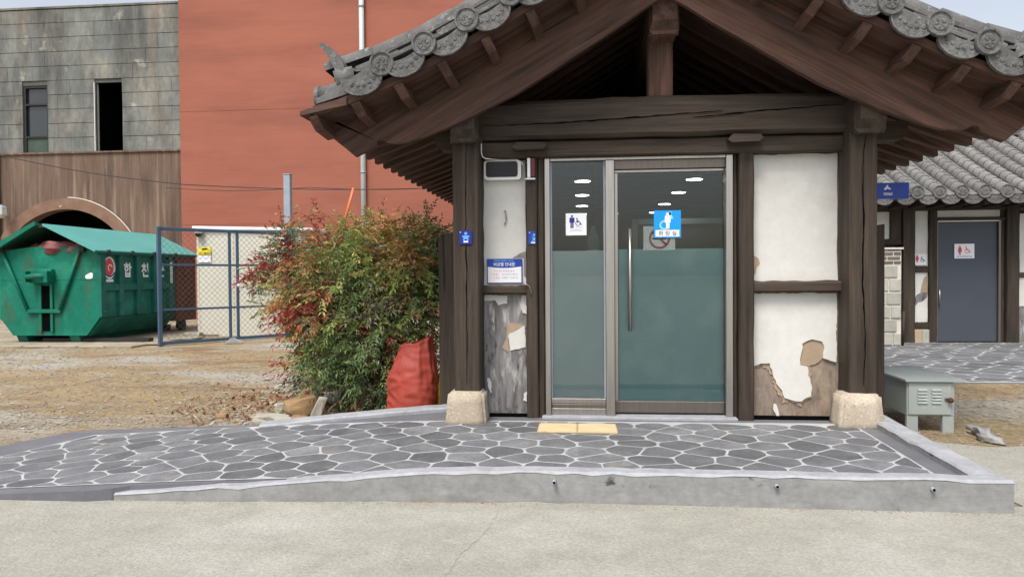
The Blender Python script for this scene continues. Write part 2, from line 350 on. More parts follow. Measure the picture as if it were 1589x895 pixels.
class MB:
    def __init__(s): s.v = []; s.f = []; s.sm = []
    def add(s, vs, fs, smooth=False):
        b = len(s.v); s.v += [tuple(v) for v in vs]
        for f in fs: s.f.append([b + i for i in f]); s.sm.append(smooth)
    def box(s, x0, x1, y0, y1, z0, z1, ch=0.0):
        if ch <= 0:
            s.add([(x, y, z) for z in (z0, z1) for y in (y0, y1) for x in (x0, x1)],
                  [(0, 2, 3, 1), (4, 5, 7, 6), (0, 1, 5, 4), (2, 6, 7, 3), (0, 4, 6, 2), (1, 3, 7, 5)])
        else:
            bm = bmesh.new()
            g = bmesh.ops.create_cube(bm, size=1)
            for v in bm.verts:
                v.co = Vector(((x0 + x1) / 2 + v.co.x * (x1 - x0), (y0 + y1) / 2 + v.co.y * (y1 - y0), (z0 + z1) / 2 + v.co.z * (z1 - z0)))
            bmesh.ops.bevel(bm, geom=bm.edges[:], offset=ch, segments=1, affect='EDGES')
            s.bm(bm)
        return s
    def bm(s, bm, smooth=False):
        bm.verts.index_update()
        s.add([v.co[:] for v in bm.verts], [[v.index for v in f.verts] for f in bm.faces], smooth)
        bm.free(); return s
    def prism(s, pts, a0, a1, axis='y'):
        """pts 2D polygon; axis y: pts=(x,z) extruded y a0..a1; axis z: (x,y); axis x: (y,z)"""
        n = len(pts)
        mk = {'y': lambda p, a: (p[0], a, p[1]), 'z': lambda p, a: (p[0], p[1], a), 'x': lambda p, a: (a, p[0], p[1])}[axis]
        vs = [mk(p, a0) for p in pts] + [mk(p, a1) for p in pts]
        fs = [list(range(n)), list(range(2 * n - 1, n - 1, -1))]
        fs += [(i, n + i, n + (i + 1) % n, (i + 1) % n) for i in range(n)]
        s.add(vs, fs); return s
    def tube(s, path, r, n=8, closed=False, smooth=True):
        P = [Vector(p) for p in path]; m = len(P)
        rr = r if isinstance(r, (list, tuple)) else [r] * m
        rings = []
        ref = Vector((0, 0, 1))
        for i in range(m):
            d = ((P[min(i + 1, m - 1)] - P[max(i - 1, 0)])).normalized()
            u = d.cross(ref)
            if u.length < 0.1: u = d.cross(Vector((1, 0, 0)))
            u.normalize(); w = u.cross(d).normalized()
            rings.append([P[i] + (u * math.cos(2 * math.pi * k / n) + w * math.sin(2 * math.pi * k / n)) * rr[i] for k in range(n)])
        vs = [q for r_ in rings for q in r_]
        fs = [(i * n + k, i * n + (k + 1) % n, (i + 1) * n + (k + 1) % n, (i + 1) * n + k) for i in range(m - 1) for k in range(n)]
        fs.append(list(range(n))[::-1]); fs.append([(m - 1) * n + k for k in range(n)])
        s.add(vs, fs, smooth); return s
    def lathe(s, prof, c, n=24, axis='z', smooth=True):
        vs = []; fs = []
        for r, h in prof:
            for k in range(n):
                a = 2 * math.pi * k / n
                p = (r * math.cos(a), r * math.sin(a), h)
                if axis == 'y': p = (p[0], p[2], p[1])
                if axis == 'x': p = (p[2], p[0], p[1])
                vs.append((c[0] + p[0], c[1] + p[1], c[2] + p[2]))
        m = len(prof)
        for i in range(m - 1):
            for k in range(n):
                fs.append((i * n + k, i * n + (k + 1) % n, (i + 1) * n + (k + 1) % n, (i + 1) * n + k))
        fs.append([k for k in range(n)][::-1]); fs.append([(m - 1) * n + k for k in range(n)])
        s.add(vs, fs, smooth); return s
    def mesh(s, name, m):
        me = bpy.data.meshes.new(name)
        me.from_pydata(s.v, [], s.f)
        bm = bmesh.new(); bm.from_mesh(me)
        bmesh.ops.recalc_face_normals(bm, faces=bm.faces[:])
        bm.to_mesh(me); bm.free()
        me.polygons.foreach_set('use_smooth', s.sm)
        if m: me.materials.append(M[m] if isinstance(m, str) else m)
        me.update()
        return me
    def build(s, name, m, parent=None, wm=None):
        return obj(name, s.mesh(name, m), parent, wm)

def build_rot(mb, name, m, parent, c, th):
    """build world-space geometry in a frame turned by th about Y at c, so that the grain runs along the piece"""
    wm = Matrix.Translation(c) @ Matrix.Rotation(th, 4, 'Y'); inv = wm.inverted()
    mb.v = [tuple(inv @ Vector(v)) for v in mb.v]
    return mb.build(name, m, parent, wm)
def box(name, x0, x1, y0, y1, z0, z1, m, parent=None, ch=0.0):
    return MB().box(x0, x1, y0, y1, z0, z1, ch).build(name, m, parent)

def timber(name, axis, a0, a1, b0, b1, c0, c1, m, parent, ch=0.012, jit=0.004, n=None, camber=0.0):
    """hand-hewn timber along axis; (b, c) the other two axes in xyz order"""
    n = n or max(3, int(abs(a1 - a0) / 0.22))
    rnd = random.Random(hash((round(a0, 3), round(b0, 3), round(c0, 3))) & 0xffff)
    vs = []; fs = []
    for i in range(n + 1):
        t = i / n; a = a0 + (a1 - a0) * t
        j = [rnd.uniform(-jit, jit) for _ in range(4)]
        B0, B1, C0, C1 = b0 + j[0], b1 + j[1], c0 + j[2], c1 + j[3] + camber * 4 * t * (1 - t)
        ring = [(B0 + ch, C0), (B1 - ch, C0), (B1, C0 + ch), (B1, C1 - ch), (B1 - ch, C1), (B0 + ch, C1), (B0, C1 - ch), (B0, C0 + ch)]
        for b, c in ring:
            p = [0, 0, 0]; o = [k for k in range(3) if k != axis]
            p[axis] = a; p[o[0]] = b; p[o[1]] = c
            vs.append(tuple(p))
    for i in range(n):
        for k in range(8):
            fs.append((i * 8 + k, i * 8 + (k + 1) % 8, (i + 1) * 8 + (k + 1) % 8, (i + 1) * 8 + k))
    fs.append(list(range(8))[::-1]); fs.append([n * 8 + k for k in range(8)])
    mb = MB(); mb.add(vs, fs)
    return mb.build(name, m, parent)

def interp(tab, u):
    for (a, b), (c, d) in zip(tab, tab[1:]):
        if u <= c: return b + (d - b) * (u - a) / (c - a)
    (a, b), (c, d) = tab[-2:]
    return d + (d - b) / (c - a) * (u - c)

TXT = {}
def prepare_text(items):
    """all lettering as meshes at once, before the scene fills up"""
    tmp = []
    for body, bold in items:
        c = bpy.data.curves.new('lettering', 'FONT'); c.body = body; c.align_x = 'CENTER'; c.align_y = 'CENTER'
        c.offset = bold; c.resolution_u = 3
        t = bpy.data.objects.new('tmp', c); col.objects.link(t); tmp.append((body, bold, t))
    bpy.context.view_layer.update()
    dg = bpy.context.evaluated_depsgraph_get()
    for body, bold, t in tmp:
        me = bpy.data.meshes.new_from_object(t.evaluated_get(dg))
        co = np.array([v.co[:] for v in me.vertices]); lo, hi = co.min(0), co.max(0)
        TXT[body] = (me, co - (lo + hi) / 2, hi - lo)
    for body, bold, t in tmp:
        c = t.data; bpy.data.objects.remove(t); bpy.data.curves.remove(c)
prepare_text([('남자화장실', 0), ('Restroom', 0), ('화 장 실', .012), ('비상벨 안내문', .01), ('화장실 비상벨이 설치된', 0), ('위급 상황시', 0), ('버튼을 눌러', 0), ('비상벨을', 0),
              ('누르면 경찰서와 연결됩니다', 0), ('도움을', 0), ('요청할 수 있습니다', 0), ('WOMAN', .03), ('여자화장실', 0), ('합', .03), ('천', .03), ('군', .03), ('CCTV촬영중', .02), ('쓰레기 투기금지', 0)])
def text(name, body, w, h, wm, m, parent, bold=0.0):
    """lettering fitted in w x h, centred at wm's origin in its xy plane"""
    me, co, d = TXT[body]
    me.vertices.foreach_set('co', (co * np.array([w / d[0], h / d[1], 1.0])).ravel()); me.update()
    me.materials.clear(); me.materials.append(M[m]); me.name = name
    return obj(name, me, parent, wm)

def face_front(x, y, z):      # local x -> +X, local y -> +Z, facing -Y
    return Matrix.Translation((x, y, z)) @ Matrix.Rotation(R(90), 4, 'X')
def face_right(x, y, z):      # facing +X, local x -> +Y, local y -> +Z
    return Matrix.Translation((x, y, z)) @ Matrix.Rotation(R(90), 4, 'Z') @ Matrix.Rotation(R(90), 4, 'X')

def flat(name, polys, t, wm, m, parent):
    """thin printed shapes: list of 2D polygons extruded t along local +z"""
    mb = MB()
    for p in polys: mb.prism(p, 0.0, t, 'z')
    return mb.build(name, m, parent, wm)
def circ(cx, cy, r, n=20, ry=None):
    return [(cx + r * math.cos(2 * math.pi * k / n), cy + (ry or r) * math.sin(2 * math.pi * k / n)) for k in range(n)]
def arc_band(cx, cy, r0, r1, a0, a1, n=16):
    A = [R(a0 + (a1 - a0) * k / n) for k in range(n + 1)]
    return [(cx + r1 * math.cos(a), cy + r1 * math.sin(a)) for a in A] + [(cx + r0 * math.cos(a), cy + r0 * math.sin(a)) for a in A[::-1]]
def bar2(p, q, w):
    d = Vector((q[0] - p[0], q[1] - p[1])); n = Vector((-d.y, d.x)).normalized() * w / 2
    return [(p[0] + n.x, p[1] + n.y), (q[0] + n.x, q[1] + n.y), (q[0] - n.x, q[1] - n.y), (p[0] - n.x, p[1] - n.y)]
def rect(x0, y0, x1, y1): return [(x0, y0), (x1, y0), (x1, y1), (x0, y1)]
def man_polys(cx, cy, h):     # standing figure of height h centred at cx, feet at cy
    s = h
    return [circ(cx, cy + .91 * s, .085 * s, 14), [(cx - .19 * s, cy + .80 * s), (cx + .19 * s, cy + .80 * s), (cx + .2 * s, cy + .42 * s), (cx + .13 * s, cy + .42 * s),
            (cx + .12 * s, cy + .44 * s), (cx + .12 * s, cy), (cx + .015 * s, cy), (cx + .015 * s, cy + .40 * s), (cx - .015 * s, cy + .40 * s), (cx - .015 * s, cy), (cx - .12 * s, cy), (cx - .12 * s, cy + .44 * s),
            (cx - .13 * s, cy + .42 * s), (cx - .2 * s, cy + .42 * s)]]
def woman_polys(cx, cy, h):
    s = h
    return [circ(cx, cy + .91 * s, .085 * s, 14), [(cx - .14 * s, cy + .80 * s), (cx + .14 * s, cy + .80 * s), (cx + .22 * s, cy + .30 * s), (cx + .09 * s, cy + .30 * s), (cx + .09 * s, cy), (cx - .09 * s, cy), (cx - .09 * s, cy + .30 * s), (cx - .22 * s, cy + .30 * s)]]
def chair_polys(cx, cy, h):   # wheelchair user
    s = h
    return [circ(cx - .12 * s, cy + .90 * s, .09 * s, 14), arc_band(cx, cy + .32 * s, .23 * s, .31 * s, 110, 400, 22),
            bar2((cx - .12 * s, cy + .82 * s), (cx - .06 * s, cy + .45 * s), .11 * s), bar2((cx - .08 * s, cy + .46 * s), (cx + .24 * s, cy + .46 * s), .10 * s),
            bar2((cx + .22 * s, cy + .49 * s), (cx + .40 * s, cy + .12 * s), .10 * s), bar2((cx + .36 * s, cy + .15 * s), (cx + .5 * s, cy + .20 * s), .08 * s), bar2((cx - .08 * s, cy + .62 * s), (cx + .16 * s, cy + .62 * s), .08 * s)]

# ================================================================ GROUND
def gh(x, y):
    def ss(a, b, t):
        t = max(0, min(1, (t - a) / (b - a))); return t * t * (3 - 2 * t)
    z = 0.125 * ss(7.0, 9.0, y) * ss(2.7, 3.4, x)
    lot = ss(7.0, 8.5, y) * ss(-2.2, -3.2, x) * (1 - ss(12.5, 13.5, y))
    z += lot * 0.022 * (math.sin(1.7 * x + 0.6 * y) * math.cos(1.1 * y - 0.4 * x) + 0.5 * math.sin(4.1 * x - 2.3 * y))
    return z
xs = [-400, -150, -60, -30, -20] + [-14 + 0.35 * i for i in range(72)] + [14, 20, 30, 60, 150, 400]
ys = [-400, -150, -60, -30, -15, -6, -2, 0, 2, 4] + [5 + 0.35 * i for i in range(30)] + [16, 18, 21, 25, 35, 60, 150, 400]
mb = MB()
mb.add([(x, y, gh(x, y)) for y in ys for x in xs], [(j * len(xs) + i, j * len(xs) + i + 1, (j + 1) * len(xs) + i + 1, (j + 1) * len(xs) + i) for j in range(len(ys) - 1) for i in range(len(xs) - 1)], True)
tag(mb.build('ground', 'dirt'), kind='structure')
# concrete apron in front: sheet with an uneven edge
edge = [(-60, 4.3), (-12, 4.42), (-7, 4.46), (-4.2, 4.40), (-2, 4.5), (0, 4.6), (2.7, 4.7), (2.72, 6.0), (2.95, 6.5), (3.4, 6.28), (3.9, 6.42), (4.6, 6.30), (5.6, 6.5), (7.5, 6.35), (12, 6.6), (60, 6.5)]
e2 = []
for (a, b), (c, d) in zip(edge, edge[1:]):
    k = max(1, min(14, int(math.hypot(c - a, d - b) / 0.15)))
    for i in range(k):
        t = i / k; e2.append((a + (c - a) * t + random.uniform(-.02, .02), b + (d - b) * t + random.uniform(-.025, .025)))
e2.append(edge[-1])
mb = MB(); n = len(e2)
mb.add([(x, y, 0.005) for x, y in e2] + [(60, -60, 0.005), (-60, -60, 0.005)], [list(range(n + 2))])
tag(mb.build('pavement', 'concrete'), kind='structure')

pav = bpy.data.objects['pavement']
r0 = random.Random(12)
def ground_crack(pts, w):
    L_, R_ = [], []
    for (a, b), (c, d) in zip(pts, pts[1:]):
        for i in range(9):
            x, y = a + (c - a) * i / 9 + r0.uniform(-.008, .008), b + (d - b) * i / 9 + r0.uniform(-.008, .008); h_ = w * r0.uniform(.2, 1)
            L_.append((x - h_, y)); R_.append((x + h_, y))
    MB().prism(L_ + R_[::-1], .0052, .0068, 'z').build('crack', 'peeled', pav)
ground_crack([(-.50, 4.52), (-.52, 4.1), (-.62, 3.7), (-.66, 3.3), (-.80, 2.9)], .0012)
# ---- raised flagstone platform with a ramp on its left
def ramp(x):
    t = max(0, min(1, (x + 4.35) / 3.45)); return 0.07 + 0.93 * (1 - (1 - t) ** 1.5)
def zp(x, y): return ramp(x) * (0.148 + 0.034 * max(0, min(1, (y - 4.7) / 1.7)))
def outline_sheet(name, poly_fn, dz, m, parent=None, skirt=0.0):
    pts = poly_fn
    bm = bmesh.new()
    vsb = [bm.verts.new((x, y, 0)) for x, y in pts]
    bm.faces.new(vsb)
    for k in range(-54, 27):
        g = bm.verts[:] + bm.edges[:] + bm.faces[:]
        bmesh.ops.bisect_plane(bm, geom=g, plane_co=(k * 0.1, 0, 0), plane_no=(1, 0, 0))
    for yy in (4.7, 5.25, 5.8, 6.35):
        g = bm.verts[:] + bm.edges[:] + bm.faces[:]
        bmesh.ops.bisect_plane(bm, geom=g, plane_co=(0, yy, 0), plane_no=(0, 1, 0))
    for v in bm.verts: v.co.z = zp(v.co.x, v.co.y) + dz
    if skirt:
        be = [e for e in bm.edges if len(e.link_faces) == 1]
        r = bmesh.ops.extrude_edge_only(bm, edges=be)
        for v in [q for q in r['geom'] if isinstance(q, bmesh.types.BMVert)]: v.co.z = -skirt
    return MB().bm(bm).build(name, m, parent)
plat = outline_sheet('platform', [(-3.2, 4.40), (-3.04, 4.44), (-2.95, 4.50), (-1.5, 4.585), (-0.9, 4.64), (2.45, 4.66), (2.45, 7.0), (-1.1, 6.9), (-2.9, 6.32), (-4.46, 6.50), (-4.74, 6.36), (-5.1, 5.45), (-5.35, 4.38)], 0.0, 'floorpaint', None, 0.05)
tag(plat, kind='structure')
fpoly = [(-4.95, 4.50), (-3.80, 4.52), (2.255, 4.70), (2.255, 6.30), (-3.1, 6.24), (-4.42, 6.24), (-4.62, 5.55)]
outline_sheet('joint_bed', fpoly, 0.004, 'mortar', plat)

def clip(poly, a, b, c):        # keep a*x+b*y <= c
    out = []
    for i in range(len(poly)):
        p, q = poly[i], poly[(i + 1) % len(poly)]
        dp, dq = a * p[0] + b * p[1] - c, a * q[0] + b * q[1] - c
        if dp <= 0: out.append(p)
        if (dp < 0 < dq) or (dq < 0 < dp):
            t = dp / (dp - dq); out.append((p[0] + (q[0] - p[0]) * t, p[1] + (q[1] - p[1]) * t))
    return out
def area(p): return 0.5 * abs(sum(p[i][0] * p[(i + 1) % len(p)][1] - p[(i + 1) % len(p)][0] * p[i][1] for i in range(len(p))))
def crazy(region, sx, sy, joint, zf, dz, parent, rnd, m='flag', shear=0.0):
    x0, x1 = min(p[0] for p in region), max(p[0] for p in region)
    y0, y1 = min(p[1] for p in region), max(p[1] for p in region)
    seeds = []
    row = 0; y = y0 - sy
    while y < y1 + sy:
        x = x0 - 2 * sx + (row % 2) * sx / 2
        while x < x1 + 2 * sx:
            seeds.append((x + rnd.uniform(-.24, .24) * sx, y + rnd.uniform(-.22, .22) * sy)); x += sx
        y += sy * 0.87; row += 1
    k = 0
    cx = sum(p[0] for p in region) / len(region); cy = sum(p[1] for p in region) / len(region)
    for s in seeds:
        poly = list(region)
        for p, q in zip(region, region[1:] + region[:1]):      # stay inside the bed's border line
            nx, ny = q[1] - p[1], -(q[0] - p[0]); l = math.hypot(nx, ny); nx /= l; ny /= l
            if nx * (cx - p[0]) + ny * (cy - p[1]) > 0: nx, ny = -nx, -ny
            poly = clip(poly, nx, ny, nx * p[0] + ny * p[1] - joint)
        for t in seeds:
            d = math.hypot(t[0] - s[0], t[1] - s[1])
            if t is s or d > 3.2 * max(sx, sy): continue
            nx, ny = (t[0] - s[0]) / d, (t[1] - s[1]) / d
            mx, my = (t[0] + s[0]) / 2, (t[1] + s[1]) / 2
            poly = clip(poly, nx, ny, nx * mx + ny * my - joint / 2)
            if len(poly) < 3: break
        if len(poly) < 3 or area(poly) < 0.006: continue
        gx = sum(p[0] for p in poly) / len(poly); gy = sum(p[1] for p in poly) / len(poly)
        # cut corners a little so that no outline is razor sharp
        rp = []
        for i in range(len(poly)):
            a, b, c = poly[i - 1], poly[i], poly[(i + 1) % len(poly)]
            for o in (a, c):
                l = math.hypot(o[0] - b[0], o[1] - b[1]); t = min(0.022, 0.3 * l) / max(l, 1e-6)
                rp.append((b[0] + (o[0] - b[0]) * t + rnd.uniform(-.003, .003), b[1] + (o[1] - b[1]) * t + rnd.uniform(-.003, .003)))
        h = dz + rnd.uniform(0, .0008)
        nn = len(rp)
        lift = [(px, py, zf(px, py)) for px, py in rp]
        top = [(gx + (px - gx) * .985, gy + (py - gy) * .985, pz + h) for px, py, pz in lift]
        low = [(px, py, pz + 0.0042) for px, py, pz in lift]
        mb = MB(); mb.add(low + top, [list(range(nn, 2 * nn))] + [(i, (i + 1) % nn, nn + (i + 1) % nn, nn + i) for i in range(nn)])
        mb.build('flagstone', m, parent); k += 1
    return k
print('flagstones', crazy(fpoly, 0.30, 0.238, 0.0165, zp, 0.0058, plat, random.Random(3)))

# ---- kerbs
def kerb_mesh(path, tops, w, z0, inset=0.0, z1off=0.0):
    mb = MB(); rings = []
    m = len(path)
    for i, (x, y) in enumerate(path):
        a = path[max(0, i - 1)]; b = path[min(m - 1, i + 1)]
        dx, dy = b[0] - a[0], b[1] - a[1]; l = math.hypot(dx, dy); nx, ny = -dy / l, dx / l
        h = w / 2; t = tops[i]
        prof = [(-h, z0), (-h, t - .012), (-h + .014, t), (h - .014, t), (h, t - .012), (h, z0)]
        rings.append([(x + nx * o, y + ny * o, z) for o, z in prof])
    vs = [p for r in rings for p in r]; n = 6
    fs = [(i * n + k, i * n + k + 1, (i + 1) * n + k + 1, (i + 1) * n + k) for i in range(m - 1) for k in range(n - 1)]
    fs += [list(range(n)), [(m - 1) * n + k for k in range(n)][::-1]]
    mb.add(vs, fs); return mb
def kerb_top(path, tops, w):
    mb = MB(); vs = []; m = len(path); rr = random.Random(5)
    for i, (x, y) in enumerate(path):
        a = path[max(0, i - 1)]; b = path[min(m - 1, i + 1)]
        dx, dy = b[0] - a[0], b[1] - a[1]; l = math.hypot(dx, dy); nx, ny = -dy / l, dx / l
        j = rr.uniform(-.006, .006)
        for o, z in ((-w / 2 - .003, -.010 + j), (-w / 2 + .012, .004), (w / 2 - .012, .004), (w / 2 + .003, -.014 + j)):
            vs.append((x + nx * o, y + ny * o, tops[i] + z))
    mb.add(vs, [(i * 4 + k, i * 4 + k + 1, (i + 1) * 4 + k + 1, (i + 1) * 4 + k) for i in range(m - 1) for k in range(3)])
    return mb
def densify(pts, step=0.12, jit=0.004, seed=1):
    rr = random.Random(seed); out = []
    for (a, b, c), (d, e, f) in zip(pts, pts[1:]):
        k = max(1, int(math.hypot(d - a, e - b) / step))
        for i in range(k):
            t = i / k; out.append((a + (d - a) * t + rr.uniform(-jit, jit), b + (e - b) * t + rr.uniform(-jit, jit), c + (f - c) * t + rr.uniform(-jit, jit)))
    out.append(pts[-1]); return out
fk = densify([(-3.02, 4.50, 0.045), (-2.2, 4.53, 0.105), (-1.5, 4.585, 0.155), (-0.95, 4.635, 0.188), (-0.4, 4.66, 0.198), (0.8, 4.645, 0.20), (1.8, 4.635, 0.20), (2.565, 4.635, 0.20)])
k1 = kerb_mesh([p[:2] for p in fk], [p[2] for p in fk], 0.13, -0.03).build('kerb_front', 'render')
tag(k1, kind='structure')
kerb_top([p[:2] for p in fk], [p[2] for p in fk], 0.13).build('painted_top', 'kerb_paint', k1)
for x in (-0.17, 1.19, 2.10):
    w = MB(); w.lathe([(0.009, -0.03), (0.013, -0.03), (0.013, 0.03), (0.009, 0.03), (0.009, -0.028)], (x, 4.575, 0.145), 16, 'y').build('drain_pipe', 'galv', k1)
    MB().lathe([(0.0085, -0.0312), (0.0085, -0.0302)], (x, 4.575, 0.145), 16, 'y').build('pipe_bore', 'void', k1)
rk = densify([(2.482, 4.702, 0.197), (2.478, 5.3, 0.212), (2.470, 5.9, 0.228), (2.465, 6.5, 0.245)], seed=2)
k2 = kerb_mesh([p[:2] for p in rk], [p[2] for p in rk], 0.165, -0.03).build('kerb_right', 'render')
tag(k2, kind='structure')
kerb_top([p[:2] for p in rk], [p[2] for p in rk], 0.165).build('painted_top', 'kerb_paint', k2)
lk = densify([(-2.86, 6.27, 0.135), (-2.2, 6.47, 0.175), (-1.6, 6.66, 0.205), (-1.17, 6.80, 0.225)], seed=3)
k3 = kerb_mesh([p[:2] for p in lk], [p[2] for p in lk], 0.20, -0.03).build('kerb_left', 'kerb_paint')
tag(k3, kind='structure')

# ---- rear courtyard flagstones on the right
cy_poly = [(3.3, 9.12), (12.5, 9.12), (12.5, 14.12), (3.3, 14.12)]
court = box('courtyard', 3.2, 12.6, 9.06, 14.14, -0.05, 0.13, 'floorpaint'); tag(court, kind='structure')
box('joint_bed', 3.25, 12.55, 9.09, 14.125, 0.10, 0.134, 'mortar', court)
crazy([(3.3, 9.12), (9.4, 9.12), (9.4, 14.10), (3.3, 14.10)], 0.42, 0.34, 0.03, lambda x, y: 0.13, 0.0055, court, random.Random(9))

# ---- pavers under the skip
pv = box('paving', -17.5, -9.1, 14.0, 20.6, -0.06, 0.02, 'dirt'); tag(pv, kind='structure')
pm = MB().box(-.284, .284, -.284, .284, 0, 0.035, 0.012).mesh('paver', 'paver')
for i in range(14):
    for j in range(11):
        obj('paver', pm, pv, Matrix.Translation((-17.2 + 0.6 * i + (0.3 if j % 2 else 0), 14.3 + 0.6 * j, 0.012 + random.uniform(0, .006))))

# ---- loose pebbles (stuff)
def pebbles(name, n, fx, seed, m, smin, smax):
    rr = random.Random(seed); vs = []; fs = []
    base = [(1, 0, 0), (-1, 0, 0), (0, 1, 0), (0, -1, 0), (0, 0, 1), (0, 0, -1)]
    tri = [(0, 2, 4), (2, 1, 4), (1, 3, 4), (3, 0, 4), (2, 0, 5), (1, 2, 5), (3, 1, 5), (0, 3, 5)]
    for _ in range(n):
        x, y = fx(rr); s = smin + (smax - smin) * rr.random() ** 3
        a = rr.uniform(0, 6.28); b = len(vs); z = gh(x, y) + 0.006
        ax, ay, az_ = s * rr.uniform(.7, 1.4), s * rr.uniform(.6, 1.1), s * rr.uniform(.3, .7)
        for p in base:
            px, py, pz = p[0] * ax * rr.uniform(.8, 1.2), p[1] * ay * rr.uniform(.8, 1.2), p[2] * az_
            vs.append((x + px * math.cos(a) - py * math.sin(a), y + px * math.sin(a) + py * math.cos(a), z + pz))
        fs += [tuple(b + i for i in t) for t in tri]
    mb = MB(); mb.add(vs, fs)
    return mb.build(name, m)
def in_lot(rr):
    while True:
        x, y = rr.uniform(-12, -1.4), 6.5 + 9 * rr.random() ** 1.6
        if y < 14 and not (x > -4.9 and y < 6.62): return x, y
def lot2(rr):
    while True:
        x, y = rr.uniform(-9, -2.6), rr.uniform(4.5, 7.5)
        if x < -4.9 or y > 6.62: return x, y
tag(pebbles('lot_gravel', 9000, in_lot, 4, 'pebble', 0.004, 0.03), 'loose grey and tan gravel scattered over the dirt lot', 'gravel', kind='stuff')
tag(pebbles('ramp_gravel', 2200, lot2, 8, 'pebble', 0.003, 0.02), 'fine gravel along the edge of the flagstone ramp', 'gravel', kind='stuff')
def right_lot(rr): return rr.uniform(2.9, 7.5), rr.uniform(6.2, 9.0)
tag(pebbles('side_gravel', 2500, right_lot, 6, 'pebble', 0.003, 0.022), 'gravel on bare ground beside the grey cabinet', 'gravel', kind='stuff')
def road(rr): return rr.uniform(-4.5, 4.5), rr.uniform(2.2, 4.5)
tag(pebbles('pavement_grit', 900, road, 16, 'pebble', 0.0015, 0.006), 'tiny grit lying on the concrete in front', 'gravel', kind='stuff')

def kerb_foot(rr):
    x = rr.uniform(-3.0, 2.6); return x, 4.56 - abs(rr.gauss(0, .03)) - (.05 if x < -.9 else 0) - (.06 if x < -2 else 0)
tag(pebbles('kerb_grit', 700, kerb_foot, 26, 'peeled', 0.002, 0.010), 'dark crumbs of grit along the foot of the front kerb', 'gravel', kind='stuff')
# fallen leaves near the shrub
def litter(name, n, fx, seed, cols, size, label):
    rr = random.Random(seed); vs = []; fs = []; cl = []
    for _ in range(n):
        x, y = fx(rr); z = gh(x, y) + 0.012; a = rr.uniform(0, 6.28); s = size * rr.uniform(.5, 1.3); c = rr.choice(cols); k = rr.uniform(.6, 1.2)
        u = Vector((math.cos(a), math.sin(a), rr.uniform(-.3, .5))) * s; w = Vector((-math.sin(a), math.cos(a), rr.uniform(-.4, .4))) * s * .35
        p = Vector((x, y, z)); b = len(vs)
        vs += [tuple(p - u), tuple(p + w), tuple(p + u + Vector((0, 0, .4 * s))), tuple(p - w)]; fs.append((b, b + 1, b + 2, b + 3)); cl += [(c[0] * k, c[1] * k, c[2] * k, 1)] * 4
    me = bpy.data.meshes.new(name); me.from_pydata(vs, [], fs)
    at = me.color_attributes.new('leafcol', 'FLOAT_COLOR', 'POINT'); at.data.foreach_set('color', np.array(cl, 'f').ravel())
    me.materials.append(M['litter'])
    return tag(obj(name, me), label, 'leaf litter', kind='stuff')
def near_bush(rr):
    while True:
        x, y = rr.gauss(-3.2, .7), rr.gauss(8.0, .9)
        if y > 6.75 and x < -1.5 and not (x > -2.9 and y < 7.0): return x, y
litter('leaf_litter', 1500, near_bush, 3, [(.22, .10, .05), (.30, .17, .08), (.16, .08, .05), (.36, .26, .16), (.20, .04, .03), (.4, .36, .3)], 0.035, 'dead brown and red leaves under the nandina shrub')

# ================================================================ RESTROOM BUILDING
B = thing('restroom_building', (0.7, 6.5, 0.18), 'timber framed restroom with a tiled gable roof and glass doors', 'building')
XC = 0.70
ZD = [(0, 4.32), (0.6, 3.95), (1.23, 3.575), (1.56, 3.40), (1.95, 3.205), (2.3, 3.06), (2.6, 2.955), (2.9, 2.885), (3.2, 2.84)]
zd = lambda u: interp(ZD, u)
def slope(u): return math.atan2(zd(u + .05) - zd(u - .05), .1) if u > .06 else math.atan2(zd(.11) - zd(.01), .1)
YB = 13.6      # back of the building

# plinth stones and posts
def plinth(x0, x1, y0, y1, zt):
    """squared granite base, tapering upwards, arrises knocked off"""
    bm = bmesh.new(); bmesh.ops.create_cube(bm, size=1)
    rr = random.Random(int(x0 * 100)); cx = (x0 + x1) / 2; w = x1 - x0
    for v in bm.verts:
        t = v.co.z + .5; k = 1 - .17 * t
        v.co = Vector((cx + v.co.x * w * k, (y0 + y1) / 2 + v.co.y * (y1 - y0) * (1 - .10 * t), .12 + t * (zt - .12)))
    bmesh.ops.bevel(bm, geom=bm.edges[:], offset=.022, segments=3, affect='EDGES')
    bmesh.ops.subdivide_edges(bm, edges=[e for e in bm.edges if e.calc_length() > .15], cuts=3, use_grid_fill=True)
    for v in bm.verts: v.co += Vector((rr.uniform(-1, 1), rr.uniform(-1, 1), rr.uniform(-1, 1))) * .0018
    return MB().bm(bm, True).build('plinth_stone', 'plinth', B)
plinth(-1.165, -0.80, 6.12, 6.42, .447); plinth(2.095, 2.465, 6.13, 6.42, .452)
timber('post', 2, .43, 2.66, -1.09, -0.865, 6.22, 6.50, 'wood_z', B, ch=.014)
timber('post', 2, .43, 2.66, 2.205, 2.425, 6.22, 6.50, 'wood_z', B, ch=.014)
